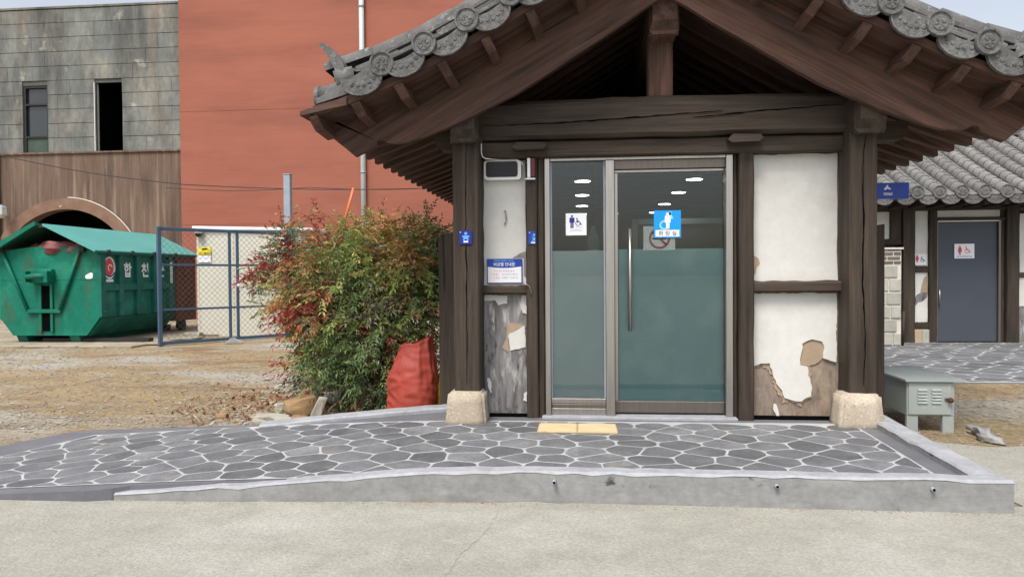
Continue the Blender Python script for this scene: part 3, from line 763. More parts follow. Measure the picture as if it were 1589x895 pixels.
# shrinkage cracks: thin dark splits proud of nothing, cut as slim recess strips
def crack(pts, w, y, parent, m='void'):
    rr = random.Random(int(pts[0][0] * 1000)); L_, R_ = [], []
    dense = []
    for (a, b), (c, d) in zip(pts, pts[1:]):
        k = max(2, int(math.hypot(c - a, d - b) / .06))
        for i in range(k): dense.append((a + (c - a) * i / k, b + (d - b) * i / k))
    dense.append(pts[-1]); n = len(dense)
    for i, (x, z) in enumerate(dense):
        a = dense[max(0, i - 1)]; b = dense[min(n - 1, i + 1)]; dx, dz = b[0] - a[0], b[1] - a[1]; l = math.hypot(dx, dz)
        hw = w * .5 * math.sin(math.pi * (i + .35) / (n + .1)) ** .5 * rr.uniform(.4, 1.2); j = rr.uniform(-.004, .004)
        L_.append((x - dz / l * (hw + j), z + dx / l * (hw + j))); R_.append((x + dz / l * (hw - j), z - dx / l * (hw - j)))
    return MB().prism(L_ + R_[::-1], y, y + .004, 'y').build('crack', m, parent)
crack([(-.985, .5), (-.975, 1.2), (-.98, 1.9), (-.97, 2.6)], .008, 6.212, B)
crack([(2.315, .52), (2.33, .9), (2.305, 1.35), (2.315, 1.8), (2.305, 2.3), (2.33, 2.6)], .012, 6.212, B)

# cross beams
beam = timber('beam', 0, -0.86, 2.21, 6.30, 6.62, 2.62, 2.93, 'wood_x', B, ch=.03, n=16, camber=.03, jit=.005)
crack([(-.82, 2.735), (-.2, 2.75), (.35, 2.77), (.9, 2.80), (1.2, 2.815)], .012, 6.292, beam)
crack([(.95, 2.765), (1.4, 2.80), (1.9, 2.825), (2.18, 2.84)], .011, 6.292, beam)
timber('lintel', 0, -0.862, 2.205, 6.37, 6.58, 2.47, 2.612, 'wood_x', B, n=14)
for x0, x1, z in ((-.58, -.28, 2.555), (1.24, 1.53, 2.58)):
    MB().prism([(x0, z - .01), (x0 + .03, z - .035), (x1 - .03, z - .03), (x1, z), (x1 - .02, z + .028), (x0 + .04, z + .034)], 6.27, 6.38).build('wedge_block', 'wood_x', B)
# beam heads poking out past the posts
for x0, x1 in ((-1.27, -1.105), (2.475, 2.72)):
    s = 1 if x0 > 0 else -1
    a, b = (x0, x1) if s > 0 else (x1, x0)
    MB().prism([(a, 2.55), (b - s * .05, 2.55), (b, 2.60), (b, 2.70), (a, 2.70)], 6.36, 6.56).build('beam_head', 'wood_x', B)

# wall-plate purlins and ridge purlin with moulded ends
def purlin(xa, xb, z0, z1, yf, pm_='wood_y'):
    timber('purlin', 1, yf + .06, YB + .3, xa, xb, z0, z1, pm_, B, ch=.03, n=20)
    mb = MB()
    w = .02
    r0 = [(xa + w, yf, z0 + .10), (xb - w, yf, z0 + .10), (xb - w, yf, z1 - .02), (xa + w, yf, z1 - .02)]
    r1 = [(xa, yf + .09, z0 - .002), (xb, yf + .09, z0 - .002), (xb, yf + .09, z1), (xa, yf + .09, z1)]
    mb.add(r0 + r1, [(0, 1, 2, 3), (0, 4, 5, 1), (1, 5, 6, 2), (2, 6, 7, 3), (3, 7, 4, 0), (4, 7, 6, 5)])
    mb.build('purlin_end', pm_, B)
purlin(-1.095, -0.855, 2.57, 2.90, 6.057)
purlin(2.21, 2.45, 2.57, 2.90, 6.057)
purlin(.58, .82, 3.42, 3.74, 6.08, 'roofwood_y')
timber('king_post', 2, 2.935, 3.45, .585, .80, 6.36, 6.56, 'roofwood_z', B, ch=.015)

# studs, rails
timber('stud', 2, .18, 2.472, -.475, -.375, 6.40, 6.56, 'wood_z', B)
timber('stud', 2, .18, 2.472, -.372, -.312, 6.43, 6.56, 'wood_z', B)
timber('stud', 2, .18, 2.472, 1.355, 1.48, 6.385, 6.56, 'wood_z', B)
timber('stud', 2, .18, 2.472, 1.313, 1.352, 6.44, 6.56, 'wood_z', B)
timber('rail', 0, -.864, -.477, 6.42, 6.55, 1.275, 1.35, 'wood_x', B)
timber('rail', 0, 1.482, 2.207, 6.41, 6.55, 1.285, 1.372, 'wood_x', B)
# plaster panels: uneven edges
def ragged(x0, x1, z0, z1, seed, j=.006):
    rr = random.Random(seed); P = []
    for (a, b), (c, d) in zip([(x0, z0), (x1, z0), (x1, z1), (x0, z1)], [(x1, z0), (x1, z1), (x0, z1), (x0, z0)]):
        k = 8
        for i in range(k): P.append((a + (c - a) * i / k + rr.uniform(-j, j), b + (d - b) * i / k + rr.uniform(-j, j)))
    return P
box('gap_shade_strip', 1.482, 2.203, 6.44, 6.518, .165, .205, 'void', B)  # near-black colour stands in for the shaded gap under the lower panel
box('gap_shade_strip', -.862, -.477, 6.44, 6.499, .165, .205, 'void', B)  # same painted gap shade below the left panel
box('wall_backing', -.87, -.38, 6.52, 6.60, .15, 2.60, 'peeled', B)
box('wall_backing', 1.40, 2.25, 6.52, 6.60, .15, 2.60, 'peeled', B)
MB().prism(ragged(-.858, -.48, 1.352, 2.468, 1), 6.495, 6.519).build('plaster_panel', 'plaster', B)
MB().prism(ragged(1.486, 2.20, 1.378, 2.466, 2), 6.495, 6.519).build('plaster_panel', 'plaster', B)
MB().prism([(1.484, 1.43), (1.515, 1.44), (1.525, 1.50), (1.552, 1.53), (1.54, 1.575), (1.50, 1.60), (1.497, 1.66), (1.484, 1.69)], 6.490, 6.494).build('peeled_patch', 'tan', B)
MB().prism([(-.60, 1.60), (-.53, 1.64), (-.483, 1.655), (-.483, 1.42), (-.50, 1.44), (-.50, 1.60)], 6.490, 6.494).build('peeled_patch', 'grey_board', B)
Rz_ = lambda x, y: (1.486 + (x - 90) / 365 * .715, 1.283 - (y - 5) / 510 * 1.10)
def wob(pts, seed, j=.006, step=.03):
    rr = random.Random(seed); out = []
    for (a, b), (c, d) in zip(pts, pts[1:] + pts[:1]):
        k = max(1, int(math.hypot(c - a, d - b) / step))
        for i in range(k): out.append((a + (c - a) * i / k + rr.uniform(-j, j), b + (d - b) * i / k + rr.uniform(-j, j)))
    return out
rp = [(92, 10), (452, 10), (452, 285), (430, 280), (395, 270), (402, 235), (390, 205), (345, 196), (308, 212), (300, 262), (298, 298), (328, 305), (335, 340), (347, 385), (345, 425), (315, 432), (303, 447), (262, 440), (230, 430), (218, 402), (196, 375), (180, 335), (165, 293), (130, 292), (92, 305)]
MB().prism(wob([Rz_(*p) for p in rp], 3), 6.496, 6.519).build('plaster_panel', 'plaster', B)
rl_ = [(92, 300), (92, 318), (135, 300), (160, 318), (176, 340), (190, 395), (202, 405), (224, 452), (262, 446), (300, 470), (325, 440), (352, 432), (352, 385), (346, 335), (338, 300), (300, 290), (240, 300), (180, 280)]
MB().prism(wob([Rz_(*p) for p in rl_], 31, .012, .016), 6.512, 6.519).build('peeled_patch', 'tan', B)
MB().prism(wob([Rz_(*p) for p in [(300, 265), (298, 298), (330, 303), (380, 290), (400, 262), (400, 230), (388, 206), (345, 198), (310, 214)]], 4), 6.508, 6.519).build('peeled_patch', 'tan', B)
MB().prism(wob([Rz_(*p) for p in [(185, 455), (195, 460), (208, 490), (210, 516), (192, 516), (195, 500), (182, 480)]], 5, .003), 6.505, 6.519).build('peeled_patch', 'plaster', B)
Lz_ = lambda x, y: (-.858 + (x - 215) / 222 * .378, 1.272 - (y - 85) / 595 * 1.085)
MB().prism(ragged(-.862, -.476, .19, 1.274, 6, .004), 6.500, 6.519).build('plywood_panel', 'grey_board', B)
for i, (pts, m) in enumerate(((([(215, 87), (335, 90), (336, 128), (292, 136), (268, 112), (215, 118)]), 'plaster'), ([(345, 225), (405, 228), (432, 245), (345, 285), (338, 372), (305, 345), (330, 300), (335, 245)], 'tan'),
                         ([(340, 283), (395, 255), (425, 240), (432, 345), (350, 362)], 'plaster'), ([(412, 88), (437, 88), (437, 182), (415, 176), (404, 140)], 'plaster'),
                         ([(225, 500), (238, 498), (250, 520), (245, 575), (232, 545)], 'plaster'), ([(420, 575), (436, 560), (436, 612), (418, 606)], 'plaster'))):
    MB().prism(wob([Lz_(*p) for p in pts], 20 + i, .004, .02), 6.494 - .001 * i, 6.4995).build('paper_remnant', m, B)

# side and back walls, room behind the glass
box('side_wall', -1.04, -.90, 6.60, YB, .1, 2.62, 'plaster', B)
box('side_wall', 2.27, 2.41, 6.60, YB, .1, 2.62, 'plaster', B)
box('back_wall', -1.04, 2.41, YB, YB + .14, .1, 2.62, 'plaster', B)
box('interior_lining', -.897, -.885, 6.62, YB - .01, .19, 2.44, 'roomwall', B)
box('interior_lining', 2.255, 2.267, 6.62, YB - .01, .19, 2.44, 'roomwall', B)
box('interior_lining', -.88, 2.25, YB - .05, YB - .02, .19, 2.44, 'roomwall', B)
box('room_floor', -.90, 2.27, 6.60, YB, .08, .19, 'roomwall', B)
ceil = box('ceiling', -.90, 2.27, 6.60, YB, 2.455, 2.50, 'ceiling', B)
for k in range(9):
    box('ceiling_batten', -.88, 2.25, 6.9 + .75 * k, 6.915 + .75 * k, 2.449, 2.4545, 'steel_dark', ceil)
box('attic_floor', -.90, 2.27, 6.63, YB, 2.60, 2.63, 'deck', B)
# side screens of dark boards beside the posts
for x0, x1, z1 in ((-1.345, -1.175, 1.835), (2.56, 2.735, 1.86)):
    MB().prism([(x0, .10), (x1, .10), (x1, z1 + .02), (x0 + .02, z1), (x0, z1 - .03)], 6.86, 7.0).build('screen_board', 'wood_z', B)

# ---- glass doors
D = box('door_frame', -.310, -.262, 6.42, 6.56, .205, 2.466, 'steel', B, .004)
box('jamb', 1.252, 1.311, 6.42, 6.56, .205, 2.466, 'steel', D, .004)
box('mullion', .222, .300, 6.42, 6.55, .205, 2.44, 'steel', D, .004)
box('head_rail', -.261, 1.251, 6.43, 6.55, 2.442, 2.468, 'steel', D, .003)
box('transom', .301, 1.251, 6.46, 6.53, 2.363, 2.441, 'steel_dark', D, .003)
box('threshold', -.34, 1.34, 6.36, 6.60, .165, .2049, 'kerb_paint', D, .006)
fx = box('fixed_light', -.261, .221, 6.475, 6.483, .35, 2.441, 'glass', B)
box('frosted_film', -.259, .219, 6.4845, 6.487, .35, 1.655, 'film_grey', fx)
for z0, z1, m in ((.205, .262, 'steel'), (.265, .300, 'steel_dark'), (.303, .349, 'steel')):
    box('bottom_rail', -.261, .221, 6.455, 6.50, z0, z1, m, fx, .004)
box('glazing_bead', -.261, -.246, 6.462, 6.474, .35, 2.44, 'galv', fx)
box('glazing_bead', .206, .221, 6.462, 6.474, .35, 2.44, 'galv', fx)
sl = box('sliding_door', .335, 1.250, 6.505, 6.513, .325, 2.335, 'glass', B)
box('frosted_film', .337, 1.248, 6.5145, 6.517, .325, 1.665, 'film', sl)
box('bottom_rail', .302, 1.250, 6.490, 6.53, .222, .324, 'steel_dark', sl, .005)
box('top_rail', .302, 1.250, 6.490, 6.53, 2.336, 2.361, 'steel', sl, .004)
box('side_stile', .302, .334, 6.490, 6.53, .325, 2.335, 'steel', sl, .004)
h = MB().tube([(.435, 6.455, .95), (.435, 6.455, 1.84)], .0145, 12).build('pull_handle', 'steel', sl)
for z in (1.02, 1.77): MB().tube([(.435, 6.46, z), (.435, 6.504, z)], .008, 8).build('standoff', 'steel', h)
# room furniture behind the glass
C_ = thing('toilet_partition', (1.4, 9.2, .19), 'olive brown cubicle partition seen through the sliding glass door', 'partition')
box('panel', .72, 2.22, 9.25, 9.29, .30, 2.06, 'partition', C_)
box('cap_rail', .70, 2.24, 9.22, 9.32, 2.062, 2.13, 'partition_cap', C_)
box('edge_post', .66, .718, 9.22, 9.32, .19, 2.13, 'partition_cap', C_)
box('side_panel', .67, .70, 9.33, 12.0, .30, 2.06, 'partition', C_)
W_ = thing('wash_counter', (-.6, 10.8, .19), 'dark wash counter with pale mirror seen through the narrow glass pane', 'counter')
box('counter_top', -.88, -.2, 9.6, 12.4, .95, 1.02, 'partition_cap', W_)
box('cupboard', -.87, -.25, 9.7, 12.3, .20, .945, 'steel_dark', W_)
box('mirror', -.883, -.872, 9.7, 12.2, 1.2, 2.0, 'steel', W_)
lights = [(.03, 7.80, 'first'), (.03, 9.18, 'second'), (.03, 10.63, 'third'), (.03, 12.05, 'farthest'), (1.20, 7.82, 'first'), (1.20, 9.05, 'second'), (1.20, 10.54, 'third'), (1.20, 11.95, 'farthest')]
for x, y, w in lights:
    pane = 'narrow left pane' if x < .5 else 'sliding door'
    t = thing('ceiling_light', (x, y, 2.45), f'lit round downlight seen through the {pane}, {w} of its row of four', 'ceiling light', 'downlights in the restroom ceiling')
    MB().lathe([(.085, -.012), (.098, -.010), (.105, .004)], (x, y, 2.444), 28).build('rim', 'white', t)
    MB().lathe([(.083, -.014), (.083, -.0125)], (x, y, 2.444), 28).build('diffuser', 'lamp', t)
t = thing('plastic_bottle', (.12, 7.4, 1.6), 'small translucent plastic bottle hanging behind the narrow glass pane', 'bottle')
MB().lathe([(.055, 0), (.06, .02), (.06, .10), (.03, .17), (.022, .20), (.022, .22)], (.125, 7.0, 1.68), 18).build('bottle_body', 'acetate', t)
MB().lathe([(.058, -.014), (.058, 0)], (.125, 7.0, 1.68), 18).build('bottle_base', 'white', t)
MB().tube([(.125, 7.0, 1.90), (.125, 7.0, 2.455)], .002, 5).build('string', 'wire', t)

# ---- roof
RF = thing('roof', (XC, 6.0, 2.9), None, None)
WM_roof = WM[RF.name]
attach(RF, B)
US = [0.0, .3, .6, .9, 1.23, 1.56, 1.95, 2.3, 2.6, 2.76]
def strip(us, s, y0, y1, o0, o1):
    """curved sheet following the roof profile between offsets o0 < o1 from zd"""
    mb = MB(); vs = []
    for u in us:
        x = XC + s * u
        vs += [(x, y0, zd(u) + o0), (x, y1, zd(u) + o0), (x, y1, zd(u) + o1), (x, y0, zd(u) + o1)]
    n = len(us)
    fs = [(i * 4 + k, i * 4 + (k + 1) % 4, (i + 1) * 4 + (k + 1) % 4, (i + 1) * 4 + k) for i in range(n - 1) for k in range(4)]
    fs += [(0, 1, 2, 3), ((n - 1) * 4 + 3, (n - 1) * 4 + 2, (n - 1) * 4 + 1, (n - 1) * 4)]
    mb.add(vs, fs); return mb
def lowrafter(u): return -.385
for s in (-1, 1):
    strip(US, s, 6.064, YB + .5, -.262, -.10).build('roof_deck', 'deck', RF)
    for k in range(24):
        y = 6.14 + .305 * k
        if y > YB + .4: break
        us = US[:-1] + [2.70]
        mb = MB(); vs = []; n = len(us)
        for u in us:
            x = XC + s * u; w = .05
            for dy, dz in ((-w, -.385), (w, -.385), (w, -.264), (-w, -.264)): vs.append((x, y + dy, zd(u) + dz))
        fs = [(i * 4 + q, i * 4 + (q + 1) % 4, (i + 1) * 4 + (q + 1) % 4, (i + 1) * 4 + q) for i in range(n - 1) for q in range(4)] + [(0, 1, 2, 3), ((n - 1) * 4 + 3, (n - 1) * 4 + 2, (n - 1) * 4 + 1, (n - 1) * 4)]
        mb.add(vs, fs); build_rot(mb, 'rafter', 'roofwood_x', RF, (XC, y, 3.5), s * .50)
    # eave board along the rafter tips
    us = [2.70, 2.80]
    strip([2.705, 2.80], s, 6.06, YB + .5, -.262, -.16).build('eave_board', 'roofwood_y', RF)
# bargeboards
low = [(.004, 3.685), (.15, 3.60), (.35, 3.465), (.6, 3.31), (.8, 3.185), (1.0, 3.06), (1.22, 2.93), (1.5, 2.80), (1.65, 2.73), (1.8, 2.668), (2.0, 2.595), (2.12, 2.562), (2.22, 2.552), (2.30, 2.556), (2.345, 2.585), (2.385, 2.575), (2.40, 2.54), (2.47, 2.50), (2.58, 2.452), (2.66, 2.52), (2.76, 2.60), (2.775, 2.68), (2.83, 2.735), (2.845, 2.80)]
for s in (-1, 1):
    P = [(XC + s * u, z) for u, z in low] + [(XC + s * u, zd(u) - .125) for u in (2.845, 2.6, 2.3, 1.95, 1.56, 1.23, .9, .6, .3, .004)]
    bb = build_rot(MB().prism(P, 5.995, 6.055), 'bargeboard', 'roofwood_x', RF, (XC, 6, 3.5), s * .52)
    vp_ = strip([u for u in US if u < 2.7] + [2.80], s, 5.62, 6.20, -.185, -.115)
    build_rot(vp_, 'verge_plank', 'roofwood_x', RF, (XC, 6, 3.5), s * .50)
    # joists that carry the verge tiles
    for k in range(8):
        u = .22 + .345 * k + .17; x = XC + s * u; zt = zd(u) - .188; th = slope(u) * s
        wm = Matrix.Translation((x, 0, zt)) @ Matrix.Rotation(-th, 4, 'Y')
        MB().prism([(5.63, 0), (5.63, -.02), (5.72, -.10), (5.992, -.125), (5.992, 0)], -.036, .036, 'x').build('verge_joist', 'roofwood_y', RF, wm)
# verge tiles
def disc_mesh():
    mb = MB()
    prof = [(.0, -.004), (.05, -.004), (.058, .004), (.074, .004), (.080, -.008), (.093, -.008), (.097, .002), (.097, .022), (.088, .03)]
    n = 28; vs = []; fs = []
    for r, h in prof:
        for k in range(n):
            a = 2 * math.pi * k / n; vs.append((r * math.cos(a), h, r * math.sin(a)))
    for i in range(len(prof) - 1):
        for k in range(n): fs.append((i * n + k, i * n + (k + 1) % n, (i + 1) * n + (k + 1) % n, (i + 1) * n + k))
    mb.add(vs, fs, False)
    # four petals in relief
    for q in range(6):
        a = math.pi / 3 * q + .3; c, s_ = math.cos(a), math.sin(a)
        pts = [(.010, 0), (.022, .006), (.036, .005), (.042, 0), (.036, -.005), (.022, -.006)]
        mb.prism([(x * c - y * s_, x * s_ + y * c) for x, y in pts], -.009, -.002, 'y')
    return mb.mesh('end_tile', 'tile_face')
def cover_mesh(L):
    mb = MB(); vs = []; n = 12
    for y in (.02, L):
        for r in (.088, .070):
            for k in range(n + 1):
                a = math.pi * k / n; vs.append((r * math.cos(a), y, r * math.sin(a)))
    m = n + 1; fs = []
    for k in range(n): fs += [(k, k + 1, 2 * m + k + 1, 2 * m + k), (m + k, 3 * m + k, 3 * m + k + 1, m + k + 1), (k, m + k, m + k + 1, k + 1)]
    mb.add(vs, fs, True); return mb.mesh('cover_tile', 'tile')
def drip_mesh():
    """concave tile with a hanging crescent face"""
    mb = MB()
    top = [(.168 * t, .012 - .034 * (1 - t * t)) for t in [i / 7 - 1 for i in range(15)]]
    bot = [(.168 * math.cos(R(a)), -.012 - .150 * math.sin(R(a)) ** .85) for a in range(0, 181, 12)]
    P = [(x, z) for x, z in top] + bot
    mb.prism(P, 0.0, .022, 'y')
    rim = []
    inner = [(.150 * math.cos(R(a)), -.020 - .128 * math.sin(R(a)) ** .85) for a in range(0, 181, 12)]
    mb.prism(bot + inner[::-1], -.008, .002, 'y')
    for q in range(5):                      # scrolls in relief
        x = -.09 + .045 * q; mb.lathe([(.004, -.007), (.015, -.006), (.018, .001)], (x, 0, -.085 + .014 * abs(q - 2)), 10, 'y', False)
    vs = []; n = 14
    for y in (.02, .42):
        for dz in (0, -.016):
            for i in range(n + 1):
                t = i / 7 - 1; vs.append((.168 * t, y, .012 - .052 * (1 - t * t) + dz))
    m = n + 1; fs = []
    for k in range(n): fs += [(k, k + 1, 2 * m + k + 1, 2 * m + k), (m + k, 3 * m + k, 3 * m + k + 1, m + k + 1)]
    mb.add(vs, fs, True); return mb.mesh('drip_tile', 'tile_face')
DM, CM, PM = disc_mesh(), cover_mesh(.46), drip_mesh()
rr = random.Random(11)
for s in (-1, 1):
    for k in range(8):
        u = .215 + .335 * k
        th = slope(u) * s
        rot = Matrix.Rotation(-th, 4, 'Y')
        jit = Matrix.Rotation(rr.uniform(-.05, .05), 4, 'Y') @ Matrix.Rotation(rr.uniform(-.05, .05), 4, 'X') @ Matrix.Rotation(rr.uniform(-.05, .05), 4, 'Z')
        if k < 7 or s > 0:
            wm = Matrix.Translation((XC + s * u, 5.545 + rr.uniform(-.012, .012), zd(u))) @ rot @ jit
            obj('cover_tile', CM, RF, wm); obj('end_tile', DM, RF, wm @ Matrix.Rotation(rr.uniform(0, 6.28), 4, 'Y'))
        if s < 0 and k == 7: continue
        u2 = u + .1675
        wm = Matrix.Translation((XC + s * u2, 5.56 + rr.uniform(-.012, .012), zd(u2) - .015)) @ Matrix.Rotation(-slope(u2) * s, 4, 'Y') @ jit
        obj('drip_tile', PM, RF, wm)
# descending ridge along the verge: stacked flat courses and a half-round cap
def flat_mesh(L, d, hgt):
    return MB().box(-L / 2, L / 2, 0, d, 0, hgt, .005).mesh('ridge_tile', 'tile')
FM = [flat_mesh(.388, .30, .034), flat_mesh(.383, .27, .034), flat_mesh(.388, .25, .036)]
mbc = MB(); vs = []; n = 10
for x in (-.205, .205):
    for k in range(n + 1):
        a = math.pi * k / n; vs.append((x, .12 - .105 * math.cos(a), .10 * math.sin(a)))
mbc.add(vs, [(k, k + 1, n + 2 + k, n + 1 + k) for k in range(n)] + [list(range(n + 1))[::-1], [n + 1 + k for k in range(n + 1)]], True)
KM = mbc.mesh('cap_tile', 'tile')
for s in (-1, 1):
    for k in range(8):
        for L in range(4):
            u = .17 + .335 * k + (.16 if L % 2 else 0)
            if L == 3: u = .17 + .345 * k
            if u > (2.36 if L < 3 else 2.62) and s < 0 and L: continue
            if u > 2.66: continue
            rot = Matrix.Rotation(-slope(u) * s + rr.uniform(-.02, .02), 4, 'Y')
            z = zd(u) + (.105, .142, .180, .216)[L] + .03 * max(0, u - 2.0)
            y = (5.84, 5.865, 5.86, 5.85)[L] + rr.uniform(-.012, .012)
            obj('cap_tile' if L == 3 else 'ridge_tile', KM if L == 3 else FM[L], RF, Matrix.Translation((XC + s * u, y, z)) @ rot)
    # clay bedding under the courses
    strip([.02, .6, 1.23, 1.95, 2.45], s, 5.90, 6.3, -.105, .10).build('clay_bedding', 'tile', RF)
    # upturned end tile of the descending ridge
    x0 = XC + s * 2.60
    MB().prism([(x0 - s * .03, 3.10), (x0 - s * .01, 3.16), (x0 + s * .035, 3.225), (x0 + s * .09, 3.285), (x0 + s * .15, 3.325), (x0 + s * .175, 3.325), (x0 + s * .18, 3.30), (x0 + s * .135, 3.25), (x0 + s * .10, 3.19), (x0 + s * .06, 3.11), (x0 + s * .03, 3.04)], 5.73, 5.98).build('ridge_end_tile', 'tile', RF)
    MB().tube([(x0 - s * .10, 5.76, 3.055), (x0 + s * .045, 5.73, 3.01)], .085, 12).build('ridge_stub_tile', 'tile', RF)
    MB().box(x0 - s * .22 if s > 0 else x0 - .02, x0 + .02 if s > 0 else x0 + .22, 5.69, 5.99, 3.075, 3.10).build('ridge_tile', 'tile', RF)
    MB().prism([(XC + s * 2.52, 2.79), (XC + s * 2.90, 2.715), (XC + s * 2.90, 2.75), (XC + s * 2.52, 2.85)], 5.60, 6.2).build('corner_plank', 'roofwood_x', RF)
    MB().tube([(XC + s * 2.40, 5.80, zd(2.4) - .03), (XC + s * 2.80, 5.80, zd(2.8) - .01)], .085, 14).build('cover_tile', 'tile', RF)
    obj('end_tile', DM, RF, Matrix.Translation((XC + s * 2.82, 5.80, zd(2.8) - .01)) @ Matrix.Rotation(s * math.pi / 2, 4, 'Z'))
    MB().prism([(XC + s * 2.30, zd(2.3) - .11), (XC + s * 2.78, zd(2.78) - .10), (XC + s * 2.78, zd(2.78) - .06), (XC + s * 2.30, zd(2.3) + .06)], 5.64, 5.98).build('clay_bedding', 'tile', RF)
    # end face of the first eave row
    for k in range(22):
        y = 5.98 + .345 * k
        us = [.05, .6, 1.23, 1.95, 2.45, 2.80]
        if k:
            mb = MB(); vs = []; nn = 8
            for u in us:
                for q in range(nn + 1):
                    a = math.pi * q / nn; vs.append((XC + s * u, y + .088 * math.cos(a), zd(u) + .0 + .09 * math.sin(a)))
            mb.add(vs, [(i * (nn + 1) + q, i * (nn + 1) + q + 1, (i + 1) * (nn + 1) + q + 1, (i + 1) * (nn + 1) + q) for i in range(len(us) - 1) for q in range(nn)], True)
            mb.build('cover_row', 'tile', RF)
        obj('end_tile', DM, RF, Matrix.Translation((XC + s * 2.83, y, zd(2.8))) @ Matrix.Rotation(s * math.pi / 2, 4, 'Z'))
        if k < 21: obj('drip_tile', PM, RF, Matrix.Translation((XC + s * 2.83, y + .17, zd(2.8) - .02)) @ Matrix.Rotation(s * math.pi / 2, 4, 'Z') @ Matrix.Scale(.98, 4))
    strip([.0, .6, 1.23, 1.95, 2.45, 2.80], s, 6.31, YB + .5, -.098, .0).build('tile_bed', 'tile', RF)
MB().tube([(XC, 5.7, 4.46), (XC, YB + .5, 4.46)], .15, 14).build('ridge', 'tile', RF)
MB().prism([(XC - 1.7, 2.63), (XC + 1.7, 2.63), (XC + 1.7, 3.1), (XC, 4.15), (XC - 1.7, 3.1)], YB + .01, YB + .1).build('back_gable', 'deck', RF)

# ================================================================ SIGNS AND FITTINGS ON THE RESTROOM
def sign(name, x0, x1, y, z0, z1, m, label, cat='sign', group=None, ch=0.002, t=0.006):
    th_ = thing(name, ((x0 + x1) / 2, y, z0), label, cat, group)
    box('plate', x0, x1, y, y + t, z0, z1, m, th_, ch)
    return th_
# men / accessible sticker
t = sign('restroom_sign', -.125, .058, 6.464, 1.790, 1.985, 'print_white', 'white square sign with blue man and wheelchair symbols on the narrow glass pane')
flat('man_symbol', man_polys(-.070, 1.855, .115), .0008, face_front(0, 6.4635, 0), 'print_navy', t)
flat('wheelchair_symbol', chair_polys(-.018, 1.873, .072), .0008, face_front(0, 6.4635, 0), 'print_navy', t)
text('lettering', '남자화장실', .095, .015, face_front(-.035, 6.4634, 1.835), 'print_grey', t)
text('lettering', 'Restroom', .06, .010, face_front(-.005, 6.4634, 1.862), 'print_grey', t)
# blue 화장실 sign
t = sign('toilet_sign', .645, .880, 6.489, 1.760, 2.000, 'sky_sign', 'bright blue square sign reading 화장실 with a white figure on the sliding glass door')
wm = face_front(0, 6.4885, 0)
flat('ring_symbol', [arc_band(.735, 1.872, .026, .042, 0, 180, 14), arc_band(.735, 1.872, .026, .042, 180, 360, 14)], .0006, wm, 'paleblue', t)
flat('skirt_symbol', [[(.765, 1.985), (.79, 1.985), (.815, 1.925), (.775, 1.925)], circ(.785, 1.975, .016, 14)], .0006, wm, 'paleblue', t)
flat('figure_symbol', [circ(.765, 1.968, .014, 14), [(.742, 1.955), (.788, 1.955), (.792, 1.90), (.782, 1.89), (.780, 1.84), (.752, 1.84), (.750, 1.89), (.738, 1.90)]], .0012, wm, 'print_white', t)
box('text_plate', .660, .865, 6.4875, 6.4888, 1.772, 1.829, 'print_white', t)
text('lettering', '화 장 실', .155, .042, face_front(.7625, 6.4872, 1.800), 'print_black', t, bold=.012)
# no smoking sticker
t = thing('no_smoking_sticker', (.70, 6.50, 1.66), 'clear sticker with a brown no smoking ring on the sliding glass door', 'sticker')
box('backing', .555, .83, 6.4985, 6.4995, 1.655, 1.865, 'acetate', t)
wm = face_front(0, 6.498, 0)
flat('ring_symbol', [arc_band(.695, 1.757, .073, .092, 0, 180, 18), arc_band(.695, 1.757, .073, .092, 180, 360, 18), bar2((.637, 1.812), (.753, 1.702), .02)], .0008, wm, 'ban_red', t)
flat('cigarette_symbol', [rect(.635, 1.748, .735, 1.764), rect(.74, 1.748, .755, 1.764)], .0006, face_front(0, 6.4988, 0), 'print_black', t)
# notice board 비상벨 안내문
t = sign('emergency_notice', -.832, -.515, 6.478, 1.370, 1.590, 'signblue', 'white and blue notice board headed 비상벨 안내문 on the plaster panel')
flat('white_field', [[(-.824, 1.378), (-.523, 1.378), (-.523, 1.520)] + [(-.523 - .301 * k / 12, 1.520 - .012 * math.sin(math.pi * k / 12)) for k in range(1, 12)] + [(-.824, 1.520)]], .0008, face_front(0, 6.4775, 0), 'print_white', t)
text('lettering', '비상벨 안내문', .19, .034, face_front(-.675, 6.4772, 1.541), 'print_white', t, bold=.01)
text('lettering', '화장실 비상벨이 설치된', .17, .013, face_front(-.68, 6.4772, 1.573), 'paleblue', t)
for z, a, b, xa in ((1.482, '위급 상황시', '버튼을 눌러', -.735), (1.452, '비상벨을', '누르면 경찰서와 연결됩니다', -.765), (1.422, '도움을', '요청할 수 있습니다', -.755)):
    wa = .085 if z > 1.46 else .055
    text('lettering', a, wa, .021, face_front(xa + .01, 6.4765, z), 'print_pink', t)
    text('lettering', b, .10 if z > 1.46 else .145, .020, face_front(-.635 + (0 if z > 1.46 else .01), 6.4765, z), 'print_grey', t)
